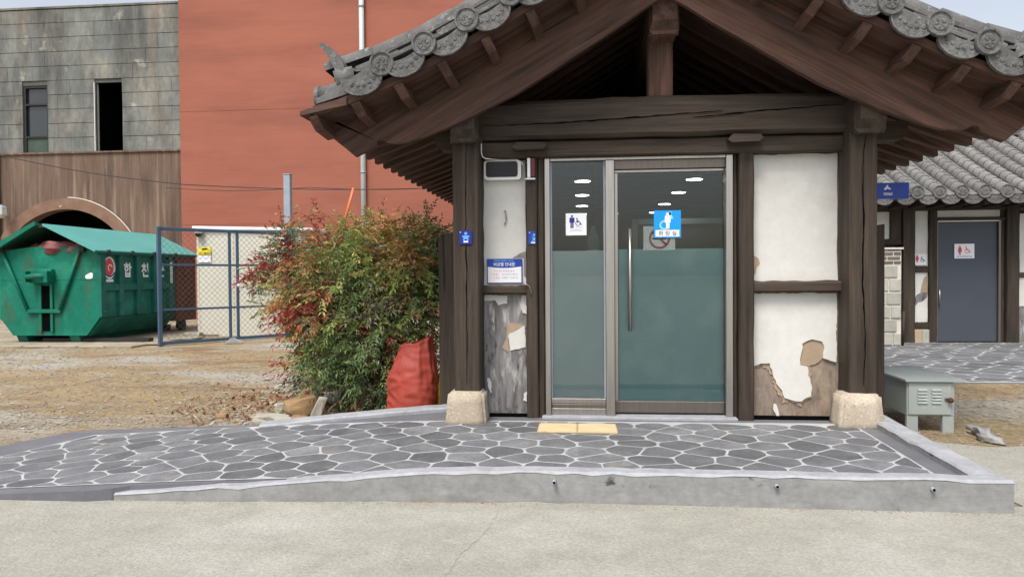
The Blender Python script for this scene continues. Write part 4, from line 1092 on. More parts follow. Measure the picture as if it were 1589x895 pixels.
# small blue squares on the post and the stud
t = sign('blue_plaque', -1.035, -.925, 6.206, 1.712, 1.828, 'signnavy', 'small navy plaque with a pale blue seated figure on the left post')
wm = face_front(0, 6.2055, 0)
flat('figure_symbol', [circ(-.978, 1.805, .013, 14), [(-1.006, 1.787), (-.95, 1.787), (-.945, 1.775), (-.962, 1.768), (-.95, 1.752), (-.963, 1.747), (-.978, 1.760), (-.993, 1.747), (-1.006, 1.752), (-.994, 1.768), (-1.011, 1.775)]], .0008, wm, 'lightblue', t)
flat('label_bar', [rect(-.998, 1.727, -.979, 1.742), rect(-.977, 1.727, -.958, 1.742)], .0008, wm, 'print_white', t)
flat('corner_mark', [rect(-1.030, 1.812, -1.022, 1.820)], .0008, wm, 'print_white', t)
t = sign('blue_plaque', -.452, -.388, 6.390, 1.712, 1.828, 'signblue', 'narrow blue plaque cut off at its right edge on the stud beside the doors')
wm = face_front(0, 6.3895, 0)
flat('figure_symbol', [circ(-.402, 1.795, .011, 12), [(-.425, 1.778), (-.392, 1.772), (-.392, 1.745), (-.425, 1.742), (-.408, 1.760)]], .0008, wm, 'lightblue', t)
flat('label_bar', [rect(-.428, 1.722, -.392, 1.734)], .0008, wm, 'print_white', t)
flat('corner_mark', [rect(-.446, 1.812, -.438, 1.820)], .0008, wm, 'print_white', t)
# alarm panel
t = thing('alarm_display', (-.68, 6.47, 2.29), 'white framed black display panel at the top of the left plaster panel', 'panel')
def rrect(x0, z0, x1, z1, r, n=5):
    P = []
    for cx, cz, a in ((x1 - r, z1 - r, 0), (x0 + r, z1 - r, 90), (x0 + r, z0 + r, 180), (x1 - r, z0 + r, 270)):
        P += [(cx + r * math.cos(R(a + 90 * k / n)), cz + r * math.sin(R(a + 90 * k / n))) for k in range(n + 1)]
    return P
MB().prism(rrect(-.845, 2.288, -.515, 2.460, .03), 6.43, 6.494).build('housing', 'white', t)
MB().prism(rrect(-.828, 2.312, -.545, 2.448, .025), 6.424, 6.431).build('display', 'black', t)
t = thing('alarm_light', (-.43, 6.36, 2.28), 'slim white and dark red alarm light on the stud by the doors', 'alarm')
box('white_strip', -.455, -.428, 6.345, 6.40, 2.29, 2.462, 'white', t, .004)
box('red_lens', -.4265, -.385, 6.350, 6.40, 2.295, 2.462, 'maroon', t, .006)
box('base', -.475, -.385, 6.352, 6.40, 2.276, 2.289, 'white', t, .003)
tag(MB().tube([(-.858, 6.36, 2.75), (-.858, 6.36, 2.52), (-.85, 6.36, 2.485), (-.825, 6.37, 2.468), (-.70, 6.44, 2.466), (-.56, 6.44, 2.466), (-.51, 6.44, 2.44), (-.49, 6.44, 2.40)], .006, 8).build('conduit_cable', 'white'), 'thin white cable bending round the post top to the display panel', 'cable')
tag(MB().tube([(-.515, 6.40, 1.372), (-.475, 6.385, 1.366), (-.445, 6.385, 1.345), (-.43, 6.385, 1.30), (-.435, 6.39, 1.26)], .005, 6).build('conduit_cable', 'steel'), 'short grey cable curling over the rail below the notice board', 'cable')
tag(MB().tube([(-.665, 6.48, 2.02), (-.66, 6.475, 1.98), (-.655, 6.475, 1.94), (-.663, 6.475, 1.905), (-.672, 6.48, 1.895)], .006, 8).build('wall_hook', 'steel'), 'small grey hook in the middle of the left plaster panel', 'hook')
# projecting blue sign on the right
t = thing('projecting_sign', (2.7, 6.88, 2.11), 'dark blue projecting sign reading WOMAN beside the right post', 'sign')
box('plate', 2.44, 2.955, 6.88, 6.92, 2.108, 2.252, 'signblue', t, .004)
text('lettering', 'WOMAN', .078, .026, face_front(2.77, 6.8785, 2.15), 'print_white', t, bold=.03)
flat('figure_symbol', [[(2.735, 2.195), (2.75, 2.215), (2.775, 2.213), (2.797, 2.197), (2.79, 2.19), (2.765, 2.198), (2.745, 2.185)], circ(2.765, 2.222, .009, 10)], .0008, face_front(0, 6.8787, 0), 'print_white', t)
# tactile strip in front of the threshold
t = thing('tactile_strip', (-.03, 5.97, .19), 'yellow ribbed tactile strip on the flagstones before the doors', 'tactile paving')
for k, (a, b) in enumerate(((-.352, -.0305), (-.0295, .292))):
    zt = zp(0, 6.0) + .010
    o = box('tactile_tile', a, b, 5.82, 6.125, zt - .008, zt + .010, 'tactile', t, .004)
    n = 10
    for i in range(n):
        yy = 5.845 + .0285 * i
        MB().prism([(yy, zt + .0095), (yy + .004, zt + .0145), (yy + .012, zt + .0145), (yy + .016, zt + .0095)], a + .012, b - .012, 'x').build('rib', 'tactile', o)

# ================================================================ GREY CABINET
cb = thing('cabinet', (3.1, 6.85, 0), 'grey green metal cabinet on legs with louvred front, right of the post', 'cabinet')
X0, X1, Y0_, Y1_ = 2.925, 3.335, 6.85, 7.72
box('body', X0, X1, Y0_, Y1_, .155, .462, 'cabinet', cb, .004)
MB().prism([(X0 - .025, .464), (X1 + .07, .464), (X1 + .07, .488), (X0 - .025, .482)], Y0_ - .04, Y1_ + .03).build('lid', 'cabinet', cb)
dr = box('front_door', X0 + .012, X1 - .03, Y0_ - .012, Y0_ - .001, .165, .452, 'cabinet', cb, .003)
for cx in (3.055, 3.175):
    for k in range(5):
        MB().prism([(Y0_ - .0125, .268 + .028 * k), (Y0_ - .026, .268 + .028 * k), (Y0_ - .0125, .288 + .028 * k)], cx - .04, cx + .04, 'x').build('louvre', 'cabinet', dr)
MB().lathe([(.022, -.03), (.024, -.01), (.012, .02)], (3.285, Y0_ - .02, .30), 12, 'y').build('lock', 'rust', dr)
box('lock_hasp', 3.245, 3.30, Y0_ - .024, Y0_ - .0125, .293, .315, 'steel_dark', dr)
for x in (X0 + .002, X1 - .10):
    for y in (Y0_ + .002, Y1_ - .10): box('leg', x, x + .098, y, y + .04, -.01, .1545, 'cabinet', cb, .003)
bm = bmesh.new(); bmesh.ops.create_icosphere(bm, subdivisions=3, radius=1)
r2 = random.Random(4)
for v in bm.verts:
    n_ = .35 * math.sin(7 * v.co.x + 3) * math.cos(6 * v.co.y) + .3 * math.sin(11 * v.co.z + 5 * v.co.x)
    v.co = Vector((v.co.y * .055 * (1 + n_) + .03 * math.sin(4 * v.co.x), v.co.x * .26 * (1 + .15 * n_), v.co.z * .05 * (1 + n_) + .02 * v.co.x)) + Vector((3.47, 6.62, .035)); v.co.z = max(v.co.z, .006)
tag(MB().bm(bm, True).build('crumpled_plastic', 'plastic_sheet'), 'crumpled white plastic scrap lying on the ground beside the cabinet', 'debris')

# ================================================================ REAR COURTYARD BUILDING
RB = thing('courtyard_building', (7.2, 14.2, .13), 'second tiled timber building with a slate grey door across the courtyard', 'building')
YR = 14.2; ZG = .13
for x0, x1 in ((5.95, 6.17), (7.77, 7.99), (9.9, 10.12)): timber('post', 2, ZG, 2.72, x0, x1, YR - .10, YR + .12, 'wood_z', RB)
timber('stud', 2, ZG, 2.58, 6.435, 6.575, YR - .06, YR + .10, 'wood_z', RB)
timber('beam', 0, 3.4, 11.0, YR - .06, YR + .14, 2.575, 2.80, 'wood_x', RB)
timber('lintel', 0, 6.58, 7.765, YR - .05, YR + .1, 2.385, 2.445, 'wood_x', RB)
MB().box(6.58, 7.765, YR + .01, YR + .08, 2.447, 2.573).build('plaster_panel', 'plaster', RB)
MB().prism(ragged(6.175, 6.43, 1.55, 2.57, 41, .004), YR + .0, YR + .06).build('plaster_panel', 'plaster', RB)
timber('rail', 0, 6.172, 6.433, YR - .04, YR + .08, 1.44, 1.545, 'wood_x', RB)
MB().prism(ragged(6.175, 6.43, .51, 1.435, 42, .004), YR + .0, YR + .06).build('plaster_panel', 'plaster', RB)
MB().prism([(6.18, .92), (6.24, 1.02), (6.30, 1.05), (6.33, 1.22), (6.425, 1.30), (6.425, .98), (6.34, .90), (6.26, .88), (6.18, .78)], YR - .006, YR - .001).build('peeled_patch', 'grey_board', RB)
MB().prism([(6.33, 1.2), (6.36, 1.33), (6.425, 1.40), (6.425, 1.06), (6.30, 1.06)], YR - .010, YR - .007).build('peeled_patch', 'tan', RB)
timber('rail', 0, 6.172, 6.433, YR - .04, YR + .08, .38, .505, 'wood_x', RB)
box('skirting_stone', 6.02, 6.30, YR - .085, YR + .06, .10, .375, 'base_tan', RB, .008)
box('skirting_stone', 6.305, 6.43, YR - .08, YR + .06, .10, .375, 'block', RB, .008)
dr = box('door', 6.60, 7.66, YR + .02, YR + .07, .145, 2.36, 'doorgrey', RB, .004)
box('door_frame', 6.578, 6.599, YR - .03, YR + .08, .14, 2.383, 'steel_dark', dr)
box('door_frame', 7.661, 7.70, YR - .03, YR + .08, .14, 2.383, 'steel_dark', dr)
box('door_frame', 6.60, 7.66, YR - .03, YR + .08, 2.362, 2.383, 'steel', dr)
MB().tube([(6.635, YR - .02, .80), (6.635, YR - .02, 1.12)], .013, 8).build('handle', 'steel', dr)
timber('stud', 2, ZG, 2.58, 7.702, 7.768, YR - .02, YR + .10, 'wood_z', RB)
MB().prism(ragged(7.995, 9.89, 1.42, 2.50, 43, .004), YR + .0, YR + .06).build('plaster_panel', 'plaster', RB)
timber('rail', 0, 7.992, 9.898, YR - .04, YR + .08, 1.33, 1.415, 'wood_x', RB)
MB().prism(ragged(7.995, 9.89, .80, 1.325, 44, .008), YR + .0, YR + .06).build('plaster_panel', 'plaster', RB)
box('skirting_board', 7.995, 9.89, YR + .0, YR + .06, .10, .80, 'grey_board', RB)
MB().prism(ragged(4.6, 5.745, 2.06, 2.56, 45, .004), YR + .0, YR + .06).build('plaster_panel', 'plaster', RB)
timber('rail', 0, 3.5, 5.948, YR - .05, YR + .08, 1.95, 2.055, 'wood_x', RB)
timber('stud', 2, 1.95, 2.58, 5.75, 5.948, YR - .05, YR + .1, 'wood_z', RB)
box('back_wall', 3.5, 11, YR + .125, YR + .2, .05, 2.57, 'deck', RB)
# roof of that building: curved ribs running up to a ridge along X
RR = thing('roof', (7, 13.4, 2.8), None, None); attach(RR, RB)
ye, yr_, ze, zr = 13.38, 16.3, 2.80, 4.30
prof = [(ye + (yr_ - ye) * k / 8, ze + (zr - ze) * (k / 8) * (.86 + .14 * k / 8)) for k in range(9)]
mb = MB(); vs = []
for y, z in prof: vs += [(3.2, y, z - .10), (12.5, y, z - .10), (12.5, y, z - .03), (3.2, y, z - .03)]
mb.add(vs, [(i * 4 + k, i * 4 + (k + 1) % 4, (i + 1) * 4 + (k + 1) % 4, (i + 1) * 4 + k) for i in range(8) for k in range(4)] + [(0, 1, 2, 3), (32, 33, 34, 35)])
mb.build('roof_deck', 'deck', RR)
mb = MB(); vs = []; n = 10          # one cover row as overlapping round tiles
for k in range(8):
    (a, b), (c, d) = prof[k], prof[k + 1]
    for q in range(2):
        y0, z0 = a + (c - a) * q / 2, b + (d - b) * q / 2; y1, z1 = a + (c - a) * (q + 1) / 2, b + (d - b) * (q + 1) / 2
        base = len(vs)
        for (y, z, r) in ((y0, z0, .116), (y1, z1, .108)):
            for i in range(n + 1):
                t_ = math.pi * i / n; vs.append((r * math.cos(t_), y, z + r * 1.1 * math.sin(t_) + .02))
fs = [(s_ * 2 * (n + 1) + i, s_ * 2 * (n + 1) + i + 1, s_ * 2 * (n + 1) + n + 2 + i, s_ * 2 * (n + 1) + n + 1 + i) for s_ in range(16) for i in range(n)]
mb.add(vs, fs, True); RCM = mb.mesh('cover_row', 'tile_light')
mb = MB()                            # one concave channel as overlapping leaves
for k in range(32):
    t0 = k / 32; t1 = (k + 1.25) / 32
    f = lambda t_: (ye + (yr_ - ye) * t_, ze + (zr - ze) * t_ * (.86 + .14 * t_))
    (y0, z0), (y1, z1) = f(t0), f(min(t1, 1)); vs = []
    for (y, z) in ((y0, z0 + .018), (y1, z1)):
        for i in range(9):
            q = i / 4 - 1; vs.append((.15 * q, y, z - .02 + .045 * q * q))
    for i in range(9):
        q = i / 4 - 1; vs.append((.15 * q, y0, z0 - .02 + .045 * q * q - .005))
    mb.add(vs, [(i, i + 1, 10 + i, 9 + i) for i in range(8)] + [(i, 18 + i, 19 + i, i + 1) for i in range(8)], False)
RGM = mb.mesh('channel_row', 'tile_light')
for k in range(-7, 16):
    x = 6.25 + .372 * k
    obj('cover_row', RCM, RR, Matrix.Translation((x, rr.uniform(-.01, .01), rr.uniform(-.006, .006))))
    obj('channel_row', RGM, RR, Matrix.Translation((x + .186, 0, 0)))
    obj('end_tile', DM, RR, Matrix.Translation((x, ye - .02, ze + .035)) @ Matrix.Rotation(rr.uniform(0, 6), 4, 'Y') @ Matrix.Scale(1.25, 4))
    obj('drip_tile', PM, RR, Matrix.Translation((x + .186, ye - .005, ze - .02)))
for L in range(4): box('ridge_course', 3.4, 12.4, yr_ - .14 + .01 * L, yr_ + .14 - .01 * L, zr - .02 + .055 * L, zr + .03 + .055 * L, 'tile', RR, .006)
MB().tube([(3.4, yr_, zr + .22), (12.4, yr_, zr + .22)], .11, 12).build('ridge_cap', 'tile', RR)
MB().prism([(8.55, zr + .2), (9.15, zr + .2), (9.05, zr + .36), (8.96, zr + .46), (8.85, zr + .42), (8.74, zr + .46), (8.66, zr + .36)], yr_ - .2, yr_ - .08).build('ridge_end_tile', 'tile_face', RR)
mb = MB(); vs = []
for y, z in prof: vs += [(3.2, 2 * yr_ - y, z - .10), (12.5, 2 * yr_ - y, z - .10), (12.5, 2 * yr_ - y, z + .05), (3.2, 2 * yr_ - y, z + .05)]
mb.add(vs, [(i * 4 + k, i * 4 + (k + 1) % 4, (i + 1) * 4 + (k + 1) % 4, (i + 1) * 4 + k) for i in range(8) for k in range(4)] + [(0, 1, 2, 3), (32, 33, 34, 35)])
mb.build('rear_slope', 'tile_light', RR)
for k in range(28): timber('rafter', 1, ye + .06, 14.3, 3.4 + .33 * k, 3.49 + .33 * k, ze - .19, ze - .105, 'wood_y', RR, n=2)
# its signs
t = sign('women_sign', 6.90, 7.25, YR - .002, 1.685, 1.955, 'print_white', 'white plate with red woman and wheelchair symbols on the slate grey door', t=.02)
wm = face_front(0, YR - .004, 0)
flat('woman_symbol', woman_polys(6.995, 1.755, .17), .001, wm, 'print_red', t)
flat('wheelchair_symbol', chair_polys(7.12, 1.775, .14), .001, wm, 'print_pink', t)
text('lettering', '여자화장실', .27, .032, face_front(7.07, YR - .0045, 1.72), 'print_navy', t)
t = sign('women_sign', 6.18, 6.405, YR - .016, 1.565, 1.775, 'print_white', 'small white plate with red woman and blue wheelchair on the narrow plaster panel', t=.012)
wm = face_front(0, YR - .018, 0)
flat('woman_symbol', woman_polys(6.235, 1.62, .14), .001, wm, 'print_red', t)
flat('wheelchair_symbol', chair_polys(6.325, 1.625, .10), .001, wm, 'print_navy', t)

# low stone block wall left of that building
BW = thing('block_wall', (5.2, 13.4, .13), 'pale stone block wall with brick courses on top in front of the courtyard building', 'wall')
box('mortar_core', 3.9, 5.64, 13.44, 13.66, .1, 1.84, 'blockjoint', BW)
box('coping', 3.88, 5.67, 13.41, 13.70, 1.845, 1.875, 'blockjoint', BW)
r3 = random.Random(2)
z = .15
for row in range(6):
    hgt = .215; x = 3.92 - (.14 if row % 2 else 0)
    while x < 5.62:
        w = .235 + r3.uniform(-.03, .03); a, b = max(x, 3.91), min(x + w, 5.63)
        if b - a > .05: box('stone_block', a, b, 13.415 + r3.uniform(-.006, .006), 13.46, z, z + hgt, 'block', BW, .01)
        x += w + .022
    z += hgt + .024
for row in range(4):
    x = 3.92 - (.11 if row % 2 else 0); w = .21
    while x < 5.62:
        a, b = max(x, 3.91), min(x + w, 5.63)
        if b - a > .04: box('brick', a, b, 13.425, 13.47, z + .005, z + .052, 'brickdark', BW, .004)
        x += w + .018
    z += .078
tag(MB().tube([(5.69, 13.5, .12), (5.70, 13.47, .75)], .022, 6).build('timber_stake', 'wood_z'), 'short dark stake standing at the end of the stone block wall', 'stake')

# ================================================================ OLD GREY BUILDING
GB = thing('old_grey_building', (-17, 24, 0), 'weathered grey stone clad building with a brown lower storey and arch', 'building')
YG = 24.0
rr = random.Random(21)
AX, AZ, AR, AI = -17.9, 1.32, 2.90, 2.52      # arch centre, outer and inner radius
arch = [(AX + AI * math.cos(R(a)), AZ + AI * math.sin(R(a))) for a in range(0, 181, 6)]
pier = [(-26, 0), (AX - AI, 0)] + arch[::-1] + [(AX + AI, 0), (-13.55, 0), (-13.55, 5.78), (-26, 5.78)]
MB().prism(pier, YG, YG + .35).build('lower_wall', 'brownwall', GB)
outer = [(AX + AR * math.cos(R(a)), AZ + AR * math.sin(R(a))) for a in range(0, 181, 6)]
ring = [(AX + AR * math.cos(R(3 * k)), AZ + AR * math.sin(R(3 * k))) for k in range(61)] + [(AX + AI * math.cos(R(3 * k)), AZ + AI * math.sin(R(3 * k))) for k in range(60, -1, -1)]
MB().prism(ring, YG - .09, YG - .002).build('arch_band', 'archstone', GB)
for x in (AX - AR, AX + AI): box('arch_jamb', x, x + AR - AI, YG - .09, YG - .002, 0, AZ, 'archstone', GB)
MB().tube([(AX + (AR + .03) * math.cos(R(a)), YG - .07, AZ + (AR + .03) * math.sin(R(a))) for a in range(28, 92, 4)], .022, 6).build('arch_cable', 'blockjoint', GB)
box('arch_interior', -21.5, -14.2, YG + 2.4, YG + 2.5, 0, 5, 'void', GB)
box('string_course', -26, -13.55, YG - .06, YG + .2, 5.782, 5.84, 'brownwall', GB)
wins = [(-19.47, -18.54, 5.845, 8.19), (-16.77, -15.78, 5.845, 8.22)]
def wall_with_holes(x0, x1, z0, z1, holes, y0, y1):
    mb = MB(); cuts = sorted({x0, x1, *[h[0] for h in holes], *[h[1] for h in holes]})
    for a, b in zip(cuts, cuts[1:]):
        hs = sorted([h for h in holes if h[0] <= a and h[1] >= b], key=lambda h: h[2]); z = z0
        for h in hs:
            if h[2] > z + .001: mb.box(a, b, y0, y1, z, h[2])
            z = h[3]
        if z < z1: mb.box(a, b, y0, y1, z, z1)
    return mb
wall_with_holes(-26, -13.55, 5.842, 10.83, wins, YG + .03, YG + .10).build('upper_wall', 'slab_joint', GB)
z = 5.85; row = 0
while z < 10.75:
    hgt = .50 if z < 10.2 else min(.5, 10.82 - z); x = -24.2 + (.46 if row % 2 else 0)
    while x < -13.6:
        w = .93; segs = [(x, min(x + w, -13.56))]
        for a, b, c, d in wins:
            ns = []
            for p, q in segs:
                if z + hgt > c and z < d and q > a and p < b:
                    if z < d - .02 and z + hgt > d + .06: pass
                    if p < a: ns.append((p, a - .01))
                    if q > b: ns.append((b + .01, q))
                else: ns.append((p, q))
            segs = ns
        for p, q in segs:
            if q - p > .06: box('cladding_slab', p, q - .005, YG - rr.uniform(0, .012), YG + .028, z, z + hgt - .018, 'slab', GB)
        x += w
    z += hgt; row += 1
box('parapet_coping', -26, -13.56, YG - .03, YG + .36, 10.832, 10.90, 'slab', GB)
# left window: frame, panes
w = box('window', -19.46, -18.55, YG + .14, YG + .16, 6.43, 8.16, 'dark_glass', GB)
for a, b, c, d in ((-19.47, -19.40, 5.85, 8.18), (-18.61, -18.54, 5.85, 8.18), (-19.399, -18.611, 8.11, 8.18), (-19.399, -18.611, 7.50, 7.56), (-19.399, -18.611, 6.37, 6.43)):
    box('window_frame', a, b, YG + .05, YG + .139, c, d, 'darksteel', w)
box('infill_panel', -19.399, -18.611, YG + .10, YG + .16, 5.85, 6.369, 'green_pane', w)
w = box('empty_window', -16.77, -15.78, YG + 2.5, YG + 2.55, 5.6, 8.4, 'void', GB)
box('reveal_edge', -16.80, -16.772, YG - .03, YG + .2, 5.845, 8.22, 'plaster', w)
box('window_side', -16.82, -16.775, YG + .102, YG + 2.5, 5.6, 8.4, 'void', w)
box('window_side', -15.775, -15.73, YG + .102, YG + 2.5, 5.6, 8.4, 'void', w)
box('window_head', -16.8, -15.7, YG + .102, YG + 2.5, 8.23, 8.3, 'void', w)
box('corner_pilaster', -20.62, -20.35, YG - .16, YG - .095, 0, 5.9, 'archstone', GB)
# wall lantern
t = thing('wall_lantern', (-20.0, 23.7, 3.5), 'milky glass wall lantern on a bracket left of the arch', 'lamp')
MB().tube([(-20.34, 23.83, 4.02), (-20.1, 23.6, 4.0), (-19.96, 23.55, 3.95)], .035, 6).build('bracket', 'darksteel', t)
MB().lathe([(.05, .46), (.16, .38), (.20, .34)], (-19.98, 23.55, 3.53), 8, 'z', False).build('cap', 'galv', t)
MB().lathe([(.10, 0), (.20, .12), (.20, .32), (.14, .35)], (-19.98, 23.55, 3.53), 8, 'z', False).build('globe', 'lantern', t)

# ================================================================ TERRACOTTA BUILDING
TB = thing('terracotta_building', (-5, 23.6, 0), 'tall windowless terracotta red painted building behind the shed', 'building')
box('wall', -13.40, 4.5, 23.5, 32, 0, 13.5, 'redwall', TB)
box('roof_slab', -13.5, 4.6, 23.4, 32.1, 13.51, 13.75, 'slab', TB)
for z in (3.2, 7.0): box('pour_joint', -13.39, 4.49, 23.494, 23.499, z, z + .03, 'redwall', TB)
t = thing('downpipe', (-7.1, 23.4, 0), 'pale grey vertical downpipe on the terracotta wall', 'pipe')
MB().tube([(-7.07, 23.40, 0), (-7.07, 23.40, 13.4)], .085, 10).build('tube', 'pipe', t)
for z in (1.5, 4.8, 7.6, 10.2): MB().lathe([(.10, 0), (.10, .06)], (-7.07, 23.40, z), 12).build('clip', 'galv', t)

# ================================================================ GREEN WASTE SKIP
S = thing('waste_skip', (-11.47, 16.7, 0), 'green steel roll-off waste skip with turquoise lid lettered 합천군', 'skip')
XL, XR, YF, YK = -12.62, -10.32, 14.78, 17.74
MB().prism([(XL, .58), (XL + .30, .20), (XR - .30, .20), (XR, .58), (XR, 2.0), (XR - .09, 2.0), (XR - .09, 1.2), (XL + .09, 1.2), (XL + .09, 2.0), (XL, 2.0)], YF + .05, YK).build('hull', 'dgreen2', S)
top = [(XR - (XR - XL) * k / 16, 2.0 + .13 * math.sin(math.pi * k / 16) ** .8) for k in range(17)]
fw = MB().prism([(XL, .58), (XL + .30, .20), (XR - .30, .20), (XR, .58)] + top, YF, YF + .049).build('front_wall', 'dgreen', S)
box('weld_seam', XL + .01, XR - .01, YF - .006, YF, 1.405, 1.425, 'dgreen', fw)
box('guide_slot', -11.62, -11.42, YF - .02, YF - .001, .30, 1.28, 'void', fw)
for a, b in ((-11.68, -11.62), (-11.42, -11.36)): box('guide_rail', a, b, YF - .05, YF - .001, .28, 1.30, 'dgreen', fw, .006)
hb = box('hook_box', -11.83, -11.32, YF - .12, YF - .001, 1.34, 1.64, 'dgreen', fw, .01)
MB().tube([(-11.82, YF - .22, 1.47), (-11.55, YF - .24, 1.49), (-11.36, YF - .2, 1.47)], .06, 10).build('lifting_bar', 'dgreen', hb)
box('side_plate', -11.40, -11.31, YF - .26, YF - .121, 1.35, 1.60, 'dgreen', hb, .01); box('side_plate', -11.86, -11.80, YF - .26, YF - .121, 1.36, 1.60, 'dgreen', hb, .01)
MB().tube([(-12.52, YF - .05, 2.06), (-11.93, YF - .05, .74)], .035, 8).build('brace_bar', 'dgreen', fw)
MB().tube([(-10.68, YF - .05, 2.12), (-11.20, YF - .05, .76)], .035, 8).build('brace_bar', 'dgreen', fw)
box('brace_foot', -11.95, -11.17, YF - .075, YF - .02, .69, .77, 'dgreen', fw, .006)
for x in (-10.66, -12.52): box('hinge_lug', x - .06, x + .06, YF - .08, YF - .001, 2.0, 2.12, 'darksteel', fw, .01)
MB().prism([(-10.62, 1.50), (-10.50, 1.56), (-10.45, 1.54), (-10.46, 1.44), (-10.58, 1.41), (-10.63, 1.45)], YF - .004, YF - .001).build('paper_label', 'print_white', fw)
# ribs of the right side
ribs = [14.83, 15.46, 16.10, 16.78, 17.44]
for k, y in enumerate(ribs):
    w = .13 if k else .16
    MB().prism([(y - w / 2, .6), (y + w / 2, .6), (y + w / 2, 1.94), (y - w / 2, 1.94)], XR + .001, XR + .075, 'x').build('side_rib', 'dgreen2', S)
box('top_rail', XR + .001, XR + .10, YF + .02, YK, 1.945, 2.03, 'dgreen2', S, .008)
for a, b in zip(ribs, ribs[1:]): MB().prism([(XR + .001, 1.14), (XR + .065, 1.17), (XR + .065, 1.29), (XR + .001, 1.34)], a + .067, b - .067).build('side_rail', 'dgreen2', S)
MB().prism([(XR + .001, .57), (XR + .055, .57), (XR - .30 + .02, .19), (XR - .30, .19)], YF + .06, YK).build('lower_flange', 'dgreen2', S)
box('side_latch', XR + .002, XR + .12, YF + .02, YF + .20, .70, .73, 'dgreen2', S)
for i, (ch_, y) in enumerate((('합', 15.79), ('천', 16.45), ('군', 17.12))):
    text('lettering', ch_, .28, .33, face_right(XR + .004, y, 1.62), 'print_white', S, bold=.03)
# emblem
em = MB().prism([(y, z) for y, z in circ(15.14, 1.66, .20, 24, .245)], XR + .001, XR + .004, 'x').build('emblem', 'print_white', S)
MB().prism(circ(15.13, 1.68, .155, 24, .19), XR + .0042, XR + .006, 'x').build('emblem_red', 'print_red', em)
MB().prism(arc_band(15.16, 1.66, .055, .078, 10, 250, 18), XR + .0062, XR + .0075, 'x').build('emblem_swirl', 'print_white', em)
MB().prism(arc_band(15.14, 1.66, .17, .205, 200, 330, 14), XR + .0062, XR + .0075, 'x').build('emblem_blue', 'print_navy', em)
box('emblem_caption', XR + .001, XR + .004, 15.02, 15.27, 1.35, 1.41, 'print_white', em)
lb = box('notice_label', XR + .076, XR + .08, 17.40, 17.50, 1.30, 1.82, 'print_white', S)
for k in range(8): box('print_line', XR + .0801, XR + .0815, 17.415, 17.485, 1.35 + .055 * k, 1.365 + .055 * k, 'print_grey', lb)
# lids
rl = MB().prism([(XR + .13, 1.99), (XR + .13, 2.03), (-11.36, 2.60), (-11.37, 2.56)], 14.48, 18.72).build('lid_right', 'lid', S)
MB().tube([(XR + .11, 14.5, 2.0), (XR + .11, 18.7, 2.0)], .028, 8).build('hinge_tube', 'dgreen2', rl)
for y in (14.9, 15.75, 16.6, 17.5): box('hinge', XR + .06, XR + .17, y, y + .06, 1.95, 2.05, 'darksteel', rl, .008)
ll = MB().prism([(XL - .13, 1.99), (XL - .13, 2.03), (-11.62, 2.63), (-11.60, 2.57)], 14.66, 18.72).build('lid_left', 'lid_under', S)
MB().prism([(XL - .14, 2.0), (XL - .14, 2.06), (-11.60, 2.66), (-11.58, 2.58), (XL - .02, 1.98)], 14.55, 14.64).build('lid_edge', 'dgreen', ll)
box('ridge_beam', -11.59, -11.38, 14.64, 18.7, 2.53, 2.57, 'darksteel', S)
for y in (16.2, 17.6): MB().prism([(XL + .1, 2.0), (XR - .1, 2.0), (XR - .1, 2.04), (-11.47, 2.52), (XL + .1, 2.04)], y, y + .03).build('lid_frame', 'rust', S)
# rusty rear end with rollers
box('rear_section', XR - 1.9, XR + .05, YK + .002, 18.66, .32, 1.98, 'rust', S, .01)
MB().lathe([(.15, -.06), (.17, -.05), (.17, .05), (.15, .06)], (XR - .12, 18.2, .20), 20, 'x').build('roller', 'darksteel', S)
MB().lathe([(.15, -.06), (.17, -.05), (.17, .05), (.15, .06)], (XL + .5, 18.2, .20), 20, 'x').build('roller', 'darksteel', S)
for x in (-12.18, -10.95): MB().prism([(YF + .05, .20), (YF + .12, .06), (18.4, .06), (18.4, .20)], x - .11, x + .11, 'x').build('skid_rail', 'dgreen2', S)
# refuse showing under the lid
def blob(name, c, s, m, seed, label, amp=.25):
    bm = bmesh.new(); bmesh.ops.create_icosphere(bm, subdivisions=3, radius=1); r_ = random.Random(seed)
    ph = [r_.uniform(0, 6) for _ in range(6)]
    for v in bm.verts:
        p = v.co.copy(); n_ = math.sin(5 * p.x + ph[0]) * math.cos(4 * p.y + ph[1]) + .6 * math.sin(9 * p.z + ph[2] + 4 * p.x) + .4 * math.sin(13 * p.y + ph[3])
        v.co = Vector((c[0] + p.x * s[0] * (1 + amp * n_ * .5), c[1] + p.y * s[1] * (1 + amp * n_ * .5), c[2] + p.z * s[2] * (1 + amp * n_ * .5)))
    return tag(MB().bm(bm, True).build(name, m), label, 'refuse')
blob('refuse_bag', (-11.38, 15.0, 2.10), (.46, .3, .17), 'trash_red', 3, 'red and white striped refuse bag in the middle of the skip opening')
blob('refuse_bag', (-10.90, 14.98, 2.05), (.26, .22, .14), 'trash_red', 5, 'smaller red refuse bag at the right of the skip opening')
t = MB().prism([(-12.3, 1.9), (-11.8, 1.9), (-11.85, 2.05), (-11.98, 2.22), (-12.22, 2.12)], 15.1, 15.35).build('cardboard_piece', 'trash_brown'); tag(t, 'brown cardboard poking up at the left of the skip opening', 'cardboard')
t = box('timber_sleeper', -11.75, -9.3, 14.92, 15.10, .045, .13, 'darksteel'); tag(t, 'dark timber sleeper on the paving under the front of the skip', 'timber')

